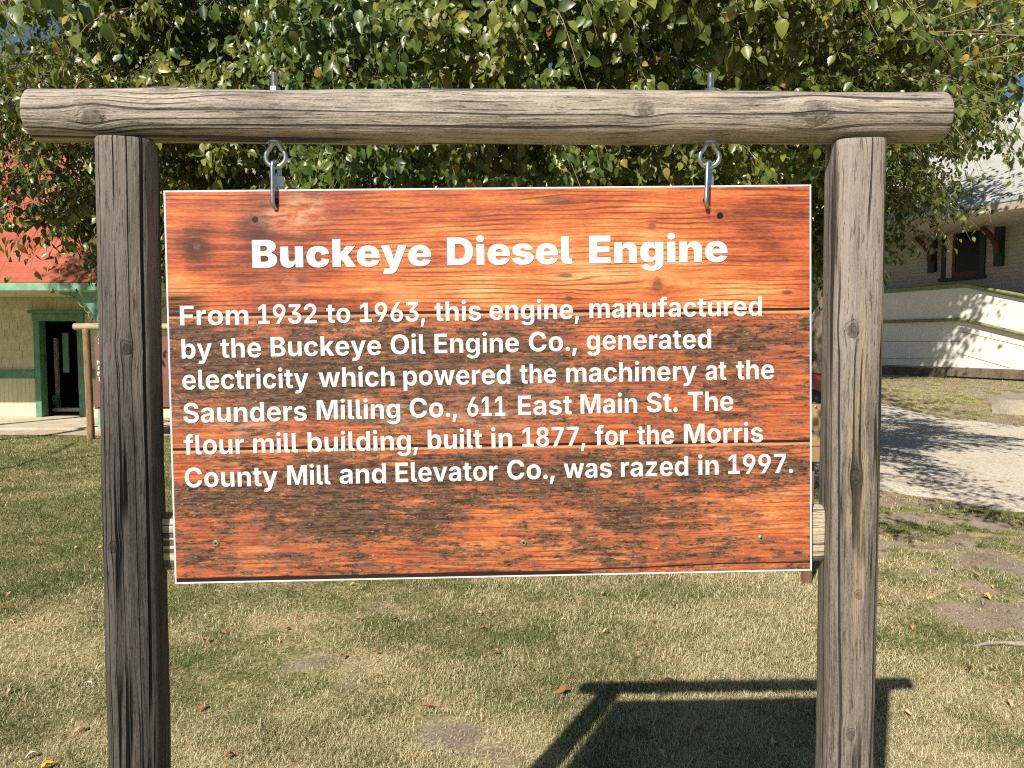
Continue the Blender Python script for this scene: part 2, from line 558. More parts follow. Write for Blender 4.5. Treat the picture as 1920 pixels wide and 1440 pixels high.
df.box((dL - .08, YW - .10, dT + .131), (dR + .08, YW + .02, dT + .19), .006)
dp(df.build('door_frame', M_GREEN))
# the room seen through the doorway
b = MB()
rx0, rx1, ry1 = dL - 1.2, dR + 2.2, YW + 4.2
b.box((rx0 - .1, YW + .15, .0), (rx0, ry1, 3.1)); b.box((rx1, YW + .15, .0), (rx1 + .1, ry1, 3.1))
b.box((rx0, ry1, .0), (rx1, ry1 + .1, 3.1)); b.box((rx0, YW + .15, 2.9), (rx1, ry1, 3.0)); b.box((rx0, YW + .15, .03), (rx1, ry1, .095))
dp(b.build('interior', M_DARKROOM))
pc = at(107, 760, YW + .8)
b = MB(); b.box((pc.x - .03, YW + .8, .1), (pc.x + .035, YW + .87, dT - .35), .005); dp(b.build('interior_post', M_WHITE))
b = MB(); b.box((pc.x - .065, YW + .75, .26), (pc.x + .06, YW + .795, .46), .005); dp(b.build('post_base', M_GREEN2))
b = MB()
e0 = at(100, 768, YW + .5); e1 = at(156, 762, YW + .5)
b.box((e0.x, YW + .45, e0.z - .035), (e1.x + .35, YW + .74, e0.z + .03), .006); dp(b.build('bench', M_WHITE))
b = MB(); b.box((dR - fw - .07, YW + .2, .25), (dR - fw - .01, YW + .42, .72), .01); dp(b.build('crate_end', M_OCHRE))
# green shutter glimpsed inside and its bright pane
b = MB(); b.box((dL + .32, YW + .35, .95), (dL + .44, YW + .39, dT - .25), .005); dp(b.build('inner_door', M_GREEN))
# roof
YE, ZE = 12.45, at(100, 529, 12.45).z
YR, ZR = 17.6, at(100, 529, 12.45).z + (17.6 - 12.45) * .74
hipx = x1 + .35
def roof_mesh():
    b = MB()
    L = [(x0, YE, ZE), (hipx, YE, ZE), (hipx - 3.2, YR, ZR), (x0, YR, ZR)]
    t = Vector((0, .05, -.075))
    b.prism(L, (0, 0, 0), t)
    L2 = [(hipx + .003, YE + .01, ZE), (hipx + .003, 2 * YR - YE, ZE), (hipx - 3.197, YR + .005, ZR)]
    b.prism(L2, (0, 0, 0), Vector((-.06, 0, -.07)))
    return dp(b.build('roof', M_RED))
roof_mesh()
zf1, zf0 = at(100, 533, YE).z, at(100, 545, YE).z
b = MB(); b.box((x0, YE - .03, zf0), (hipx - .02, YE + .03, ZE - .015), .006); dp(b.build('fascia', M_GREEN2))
b = MB(); b.box((x0, YE + .031, zf0 + .02), (hipx - .03, YW - .06, zf0 + .05)); dp(b.build('soffit', M_YEL_SH))
# octagonal bay rising through the roof
def bay():
    c = at(222, 470, 14.1); r = 1.02
    b = MB()
    P = [(c.x + r * math.cos(a), 14.75 + r * math.sin(a), 0) for a in [R(22.5 + 45 * k) for k in range(8)]]
    b.prism(P, (0, 0, 2.62), (0, 0, 5.2))
    dp(b.build('roof_bay', M_TAN))
    b = MB()
    P2 = [b.bm.verts.new((c.x + 1.22 * r * math.cos(a), 14.75 + 1.22 * r * math.sin(a), 5.2)) for a in [R(22.5 + 45 * k) for k in range(8)]]
    top = b.bm.verts.new((c.x, 14.75, 6.5))
    for k in range(8):
        b.bm.faces.new((P2[k], P2[(k + 1) % 8], top))
    b.bm.faces.new(P2[::-1])
    dp(b.build('bay_roof', M_RED))
bay()
# porch posts with sawn brackets
def porch_post(px):
    p = at(px, 790, 12.66)
    b = MB()
    b.box((p.x - .06, 12.60, .09), (p.x + .06, 12.72, zf0 + .02), .006)
    b.box((p.x - .085, 12.575, .085), (p.x + .085, 12.745, .75), .01)
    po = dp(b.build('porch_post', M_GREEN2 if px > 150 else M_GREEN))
    for sg in (-1, 1):
        b = MB()
        zt = zf0 - .004
        pts = []
        for k in range(9):
            a = R(90 * k / 8)
            pts.append((p.x + sg * (.062 + .62 * (1 - math.sin(a))), 0, zt - .66 * (1 - math.cos(a)) - .05))
        poly = [(p.x + sg * .062, 0, zt), (p.x + sg * .70, 0, zt)] + pts
        poly = [(p.x + sg * .70, 0, zt)] + [(x, 0, z) for x, _, z in pts] + [(p.x + sg * .062, 0, zt)]
        b.prism(poly, (0, 12.63, 0), (0, 12.67, 0))
        # spindle-work holes read as raised pale scrolls
        br = b.build('bracket', M_GREEN2, None)
        br.parent = po; br.matrix_parent_inverse = (Matrix.Translation(-Vector(depot.location))).inverted() @ Matrix.Translation(-Vector(depot.location))
        m = MB()
        path = []
        for k in range(61):
            t = k / 60
            a = R(10 + 70 * t)
            cx, cz = p.x + sg * (.062 + .60 * (1 - math.sin(a)) + .05), zt - .64 * (1 - math.cos(a)) - .06
            w = t * 2 * math.pi * 6
            path.append((cx + .030 * math.cos(w), 12.622, cz + .030 * math.sin(w)))
        m.tube(path, .008, 5)
        sc = m.build('scroll', M_GREEN2, None, True)
        sc.parent = br
for px in (198, -84, -360):
    porch_post(px)

# ================================================================== RIGHT DEPOT (white clapboard, grey roof, ramp)
RA = R(-21)
RD = Vector((math.sin(RA), math.cos(RA), 0))              # along the wall, away from the camera
RN = Vector((-RD.y, RD.x, 0))                             # out of the wall, towards the camera side
RP = Vector((13.8, 20.0, 0))
def rpt(s, off, z):
    return RP + RD * s + RN * off + Vector((0, 0, z))
def rplane(px, py, off=0.0):
    r = ray(px, py)
    P = RP + RN * off
    t = (P - EYE).dot(RN) / r.dot(RN)
    q = EYE + r * t
    return (q - RP).dot(RD), q.z
RM = Matrix((( RD.x, RN.x, 0, RP.x), (RD.y, RN.y, 0, RP.y), (0, 0, 1, 0), (0, 0, 0, 1)))   # (s, off, z) -> world
def clap(name, col, dark, h=.115):
    q = NT(name)
    p = q.pos(); x, y, z = q.sep(p)
    f = q.m_('FRACT', q.m_('DIVIDE', z, h))
    n = q.noise(q.vec(q.mul(x, 1.2), q.mul(y, 1.2), q.mul(z, 7)), 1, 4, .6)
    c = q.mix(q.sm(n, .3, .7), tuple(k * .9 for k in col), col)
    c = q.mix(q.sm(f, .90, 1.0), c, dark)
    q.bump(q.sub(1.0, f), .7, .015)
    return q.done(c, .7, .2)
M_CLAP = clap('cream clapboard', (.45, .43, .375), (.14, .13, .11))
M_SKIRT = plain('white painted plywood', (.80, .765, .70), .65, .05, 2.2, .06)
M_DKG = plain('dark green trim', (.012, .026, .019), .5, .25, 8, .1)
M_RUST = plain('red oxide paint', (.09, .034, .024), .6, .3, 8, .1)
M_OLIVE = plain('olive green rail paint', (.22, .225, .10), .5, .2, 8, .05)
M_ROOFG = NT('grey asphalt shingles')
def _rg(q):
    p = q.pos(); x, y, z = q.sep(p)
    n = q.noise(p, 2.0, 5, .6); f = q.noise(p, 30, 3, .7)
    row = q.m_('FRACT', q.m_('DIVIDE', z, .085))
    c = q.mix(q.sm(q.add(q.mul(n, .5), q.mul(f, .5)), .35, .65), (.34, .34, .31), (.48, .48, .44))
    c = q.mix(q.mul(q.sm(row, .80, 1.0), .55), c, (.22, .22, .21))
    q.bump(q.add(f, row), .4, .01)
    return q.done(c, .9, .15)
M_ROOFG = _rg(M_ROOFG)
M_FASC = plain('weathered fascia board', (.42, .35, .29), .8, .25, 4, .2)
M_STONE = plain('dark foundation stone', (.15, .115, .085), .95, .45, 3, .5)
M_GLASSD = NT('dark window glass'); M_GLASSD = M_GLASSD.done((.012, .008, .007), .25, .2)
M_SASH = plain('dark red sash paint', (.10, .018, .014), .5, .2, 8, .05)
M_TANTRIM = plain('tan painted jamb', (.50, .42, .33), .6, .1, 8, .05)

rdep = thing('station_building', rpt(3, -3, .45), 'white clapboard depot with grey shingle roof and entrance ramp beyond the gravel drive', 'building')
def rp(o):
    o.parent = rdep
    o.matrix_parent_inverse = Matrix.Translation(-Vector(rdep.location))
    return o
WOFF = -.95
b = MB(); b.box((-9, WOFF - .2, .2), (13, WOFF, 6.2), 0, RM); rp(b.build('wall', M_CLAP))
b = MB(); b.box((12.85, WOFF - 9, .2), (13.0, WOFF - .201, 6.2), 0, RM); rp(b.build('end_wall', M_CLAP))
# window
(ws1, wz1), (ws0, wz0) = rplane(1769, 434, WOFF), rplane(1847, 516, WOFF)
wz1 = wz1 - .05
f = MB(); tW = .16
f.box((ws0, WOFF + .002, wz0), (ws0 + tW, WOFF + .06, wz1), 0, RM)
f.box((ws1 - tW, WOFF + .002, wz0), (ws1, WOFF + .06, wz1), 0, RM)
f.box((ws0 - .06, WOFF + .002, wz1 + .002), (ws1 + .06, WOFF + .08, wz1 + .22), 0, RM)
f.box((ws0 - .05, WOFF + .002, wz0 - .09), (ws1 + .05, WOFF + .10, wz0 - .002), 0, RM)
win = rp(f.build('window', M_DKG))
def sub_of(o, parent, root):
    o.parent = parent
    return o
g = MB(); g.box((ws0 + tW + .002, WOFF + .004, wz0 + .002), (ws1 - tW - .002, WOFF + .012, wz1 - .002), 0, RM)
g = g.build('pane', M_GLASSD); g.parent = win
g = MB()
g.box((ws1 - tW - .20, WOFF + .013, wz0 + .004), (ws1 - tW - .004, WOFF + .045, wz1 - .004), 0, RM)
g = g.build('jamb', M_TANTRIM); g.parent = win
g = MB()
g.box((ws0 + tW + .004, WOFF + .013, wz1 - .06), (ws1 - tW - .204, WOFF + .03, wz1 - .004), 0, RM)
g = g.build('jamb', M_TANTRIM); g.parent = win
g = MB()
g.box((ws0 + tW + .01, WOFF + .0135, wz0 + .01), (ws1 - tW - .21, WOFF + .028, wz0 + .16), 0, RM)
g = g.build('sash', M_SASH); g.parent = win
g = MB()
g.box((ws1 - tW - .30, WOFF + .0135, wz0 + .162), (ws1 - tW - .21, WOFF + .028, wz1 - .07), 0, RM)
g = g.build('sash', M_SASH); g.parent = win
# eave, roof, brackets
EOFF = 1.75
ez = rplane(1850, 379, EOFF)[1]
rise = .62
def rq(s, off, z): return rpt(s, off, z)
b = MB()
pts = [rq(-9, EOFF, ez), rq(13.6, EOFF, ez), rq(13.6, EOFF - 7.5, ez + 7.5 * rise), rq(-9, EOFF - 7.5, ez + 7.5 * rise)]
b.prism(pts, (0, 0, 0), (0, 0, -.06))
pts = [rq(-9, EOFF - 15, ez), rq(13.6, EOFF - 15, ez), rq(13.6, EOFF - 7.505, ez + 7.5 * rise), rq(-9, EOFF - 7.505, ez + 7.5 * rise)]
b.prism(pts, (0, 0, 0), (0, 0, -.06))
rp(b.build('roof', M_ROOFG))
b = MB(); b.box((-9, EOFF - .04, ez - .30), (13.55, EOFF + .005, ez - .065), .01, RM); rp(b.build('fascia', M_FASC))
b = MB(); b.box((-9, WOFF + .005, ez - .27), (13.5, EOFF - .045, ez - .22), 0, RM); rp(b.build('soffit', M_CLAP))
M_GUT = plain('pale blue drip edge', (.36, .44, .46), .5, .1, 5, .05)
b = MB(); b.box((-9, EOFF + .006, ez - .075), (13.58, EOFF + .03, ez + .012), 0, RM); rp(b.build('drip_edge', M_GUT))
for (pb, pyb) in ((1747, 511), (1872, 499), (1600, 528), (2010, 486)):
    s_, z_ = rplane(pb, pyb, WOFF + .08)
    b = MB(); b.box((s_ - .12, WOFF + .002, z_), (s_ + .12, WOFF + .14, ez - .28), .01, RM)
    br = rp(b.build('eave_bracket', M_DKG))
    m = MB()
    N = 10
    P = []
    for k in range(N + 1):
        a = R(90 * k / N)
        P.append((s_, WOFF + .15 + .62 * (1 - math.cos(a)) ** 1.3, z_ + .35 + (ez - .30 - z_ - .35) * (a / R(90)) ** .9))
    for k in range(N):
        (sa, oa, za), (sb, ob, zb) = P[k], P[k + 1]
        q = [rpt(s_ - .07, oa, za), rpt(s_ - .07, ob, zb), rpt(s_ + .07, ob, zb), rpt(s_ + .07, oa, za)]
        nrm = (Vector(q[1]) - Vector(q[0])).cross(RD).normalized() * .09
        m.prism(q, (0, 0, 0), nrm)
    c = m.build('brace', M_RUST); c.parent = br

# --- ramp: solid white skirt with two rails, landing then slope
sb, ztop = rplane(1810, 533, 0)                             # bend
_, zr2 = rplane(1920, 554, 0)
slope = (ztop - zr2) / (sb - rplane(1920, 554, 0)[0])
_, zb0 = rplane(1900, 692.5, 0)
s_end = -9.0
z_end = ztop - slope * (sb - s_end)
GZ = .47
zb0 = max(zb0, GZ + .2)
top = ztop - .10
pts = [rpt(12, 0, zb0), rpt(12, 0, top), rpt(sb, 0, top), rpt(sb - (top - zb0 - .1) / slope, 0, zb0 + .1), rpt(sb - (top - zb0 - .1) / slope, 0, zb0)]
b = MB(); b.prism(pts, (0, 0, 0), RN * -.05)
ramp = rp(b.build('ramp_skirt', M_SKIRT))
b = MB(); b.box((sb - 7.5, -1.0 + .06, zb0 - .05), (12, -.056, zb0 + .75), 0, RM); rp(b.build('ramp_deck', M_CONC))
# board joints on the skirt
def strip(name, P0, P1, w, mat, off, th=.004):
    d = (P1 - P0).normalized(); up = Vector((0, 0, 1)); up = (up - d * up.dot(d)).normalized()
    m = MB(); m.prism([P0 - up * w / 2, P1 - up * w / 2, P1 + up * w / 2, P0 + up * w / 2], RN * off, RN * (off + th))
    return m.build(name, mat)
M_SEAM = plain('dark board joint', (.20, .19, .175), .9, .1, 5, 0)
for (a, c) in (((1640, 640), (1800, 640)), ((1804, 622), (1935, 653)), ((1806, 665), (1894, 690)), ((1650, 672), (1790, 671.0))):
    s0, z0 = rplane(*a); s1, z1 = rplane(*c)
    o = strip('board_joint', rpt(s0, 0, z0), rpt(s1, 0, z1), .012, M_SEAM, .003, .003); o.parent = ramp
lowdz = ztop - rplane(1808, 599, 0)[1]
for dz, r_, mt in ((0, .048, M_OLIVE), (lowdz, .048, M_OLIVE)):
    m = MB()
    m.tube([rpt(11.9, .09, ztop - dz), rpt(sb + .1, .09, ztop - dz), rpt(sb - .1, .09, ztop - dz - slope * .1), rpt(-7, .09, ztop - dz - slope * (sb + 7))], r_, 10)
    for k in range(9):
        sx = 11 - 2.1 * k
        zz = ztop - dz - (slope * (sb - sx) if sx < sb else 0)
        m.tube([rpt(sx, .0, zz), rpt(sx, .09, zz)], .02, 6)
    rp(m.build('handrail', mt, None, True))
b = MB()
cap = [(12, top + .002), (sb, top + .002), (sb - 6.4, top - slope * 6.4 + .002)]
for (sa, za), (sc, zc_) in zip(cap, cap[1:]):
    b.prism([rpt(sa, .015, za), rpt(sc, .015, zc_), rpt(sc, .015, zc_ + .05), rpt(sa, .015, za + .05)], (0, 0, 0), RN * -.08)
rp(b.build('skirt_cap', M_GREEN2))
# stone footing and kerb
b = MB(); b.box((sb - 8, -.25, .2), (12, -.052, zb0 - .055), 0, RM); rp(b.build('foundation', M_STONE))
b = MB()
s0 = rplane(1775, 700, .06)[0]
b.box((s0 - 9, -.05, zb0 - .27), (s0, .06, zb0 - .004), .02, RM)
rp(b.build('sill_beam', M_STONE))
# concrete step block at the ramp foot
k0 = on_ground(1853, 742, .42)
b = MB()
kx = k0 + Vector((.02, -.1, 0))
poly = [Vector((kx.x, kx.y, .2)), Vector((kx.x + 5, kx.y - 2.6, .2)), Vector((kx.x + 6, kx.y + .4, .2)), Vector((kx.x + 1.6, kx.y + 2.0, .2))]
b.prism(poly, (0, 0, -.2), (0, 0, .15))
tag(b.build('ramp_pad', plain('stained concrete', (.30, .255, .20), .95, .3, 3, .3)), kind='structure')

# ================================================================== RED CAR behind the sign
M_CARRED = NT('deep red car paint'); M_CARRED.put(M_CARRED.bsdf.inputs['Coat Weight'], .6); M_CARRED = M_CARRED.done((.25, .012, .02), .3, .5)
M_BLACKR = plain('black rubber', (.018, .018, .018), .8, .2, 20, .1)
M_RIM = plain('alloy rim', (.45, .45, .46), .35, .1, 10, 0, .9)
M_TRIMB = plain('black plastic trim', (.02, .02, .022), .5, .1, 20, .05)
M_LAMP = NT('clear lamp lens'); M_LAMP = M_LAMP.done((.6, .6, .62), .08, .6)
c1 = at(1602, 640, 14.4)
CX1 = c1.x; CX0 = CX1 - 4.5; CY0, CY1 = 14.4, 16.15
car = thing('parked_car', ((CX0 + CX1) / 2, (CY0 + CY1) / 2, hg((CX0 + CX1) / 2, 15)), 'dark red car parked on the gravel, glimpsed in the gap beside the right post', 'car')
cz = .04
def cbox():
    m = MB()
    prof = [(-2.25, .32), (-2.25, .78), (-2.15, .93), (-1.55, .98), (.95, .99), (1.95, .88), (2.2, .74), (2.25, .5), (2.2, .30)]
    m.prism([(x, -.86, z + cz) for x, z in prof], (0, 0, 0), (0, 1.72, 0))
    bmesh.ops.bevel(m.bm, geom=m.bm.edges[:], offset=.05, segments=3, affect='EDGES')
    return m.build('body', M_CARRED, car, True)
cbox()
m = MB()
prof = [(-2.0, .985), (-1.65, 1.46), (-1.35, 1.52), (.1, 1.52), (.35, 1.46), (1.05, .995)]
bot = [Vector((x, (-.80 if z < 1.2 else -.66), z + cz)) for x, z in prof]
topv = [Vector((x, (.80 if z < 1.2 else .66), z + cz)) for x, z in prof]
va = [m.bm.verts.new(p) for p in bot]; vb = [m.bm.verts.new(p) for p in topv]
m.bm.faces.new(va); m.bm.faces.new(vb[::-1])
for k in range(6):
    m.bm.faces.new((va[k], vb[k], vb[(k + 1) % 6], va[(k + 1) % 6]))
m.build('cabin_glass', M_GLASSD, car)
m = MB()
m.box((-1.45, -.67, 1.515 + cz), (.2, .67, 1.56 + cz), .02)
for sg in (-1, 1):
    for (xa, za, xb, zb) in ((-1.98, .98, -1.5, 1.53), (.22, 1.52, 1.04, .99), (-.45, .99, -.5, 1.53)):
        m.tube([(xa, sg * (.815 if za < 1.2 else .675), za + cz), (xb, sg * (.815 if zb < 1.2 else .675), zb + cz)], .035, 6)
m.build('roof_frame', M_CARRED, car, True)
for x in (-1.42, 1.42):
    for sg in (-1, 1):
        Mx = Matrix.Translation((x, sg * .78, .32)) @ Matrix.Rotation(R(90) * -sg, 4, 'X')
        m = MB(); m.lathe([(.20, -.10), (.31, -.10), (.335, -.06), (.335, .08), (.31, .105), (.21, .105)], 24, Mx)
        w = m.build('wheel', M_BLACKR, car, True)
        m = MB(); m.lathe([(.205, .02), (.205, .10), (.17, .095), (.15, .06), (.06, .075), (.05, .09)], 20, Mx)
        r_ = m.build('rim', M_RIM, None, True); r_.parent = w
for sg in (-1, 1):
    m = MB(); m.box((2.12, sg * .62 - .2, .66), (2.262, sg * .62 + .2, .80), .02); m.build('headlight', M_LAMP, car, True)
m = MB(); m.box((2.15, -.5, .42), (2.27, .5, .60), .02); m.build('grille', M_TRIMB, car, True)
m = MB(); m.box((-2.27, -.84, .34), (-2.1, .84, .5), .03); m.build('bumper', M_TRIMB, car, True)

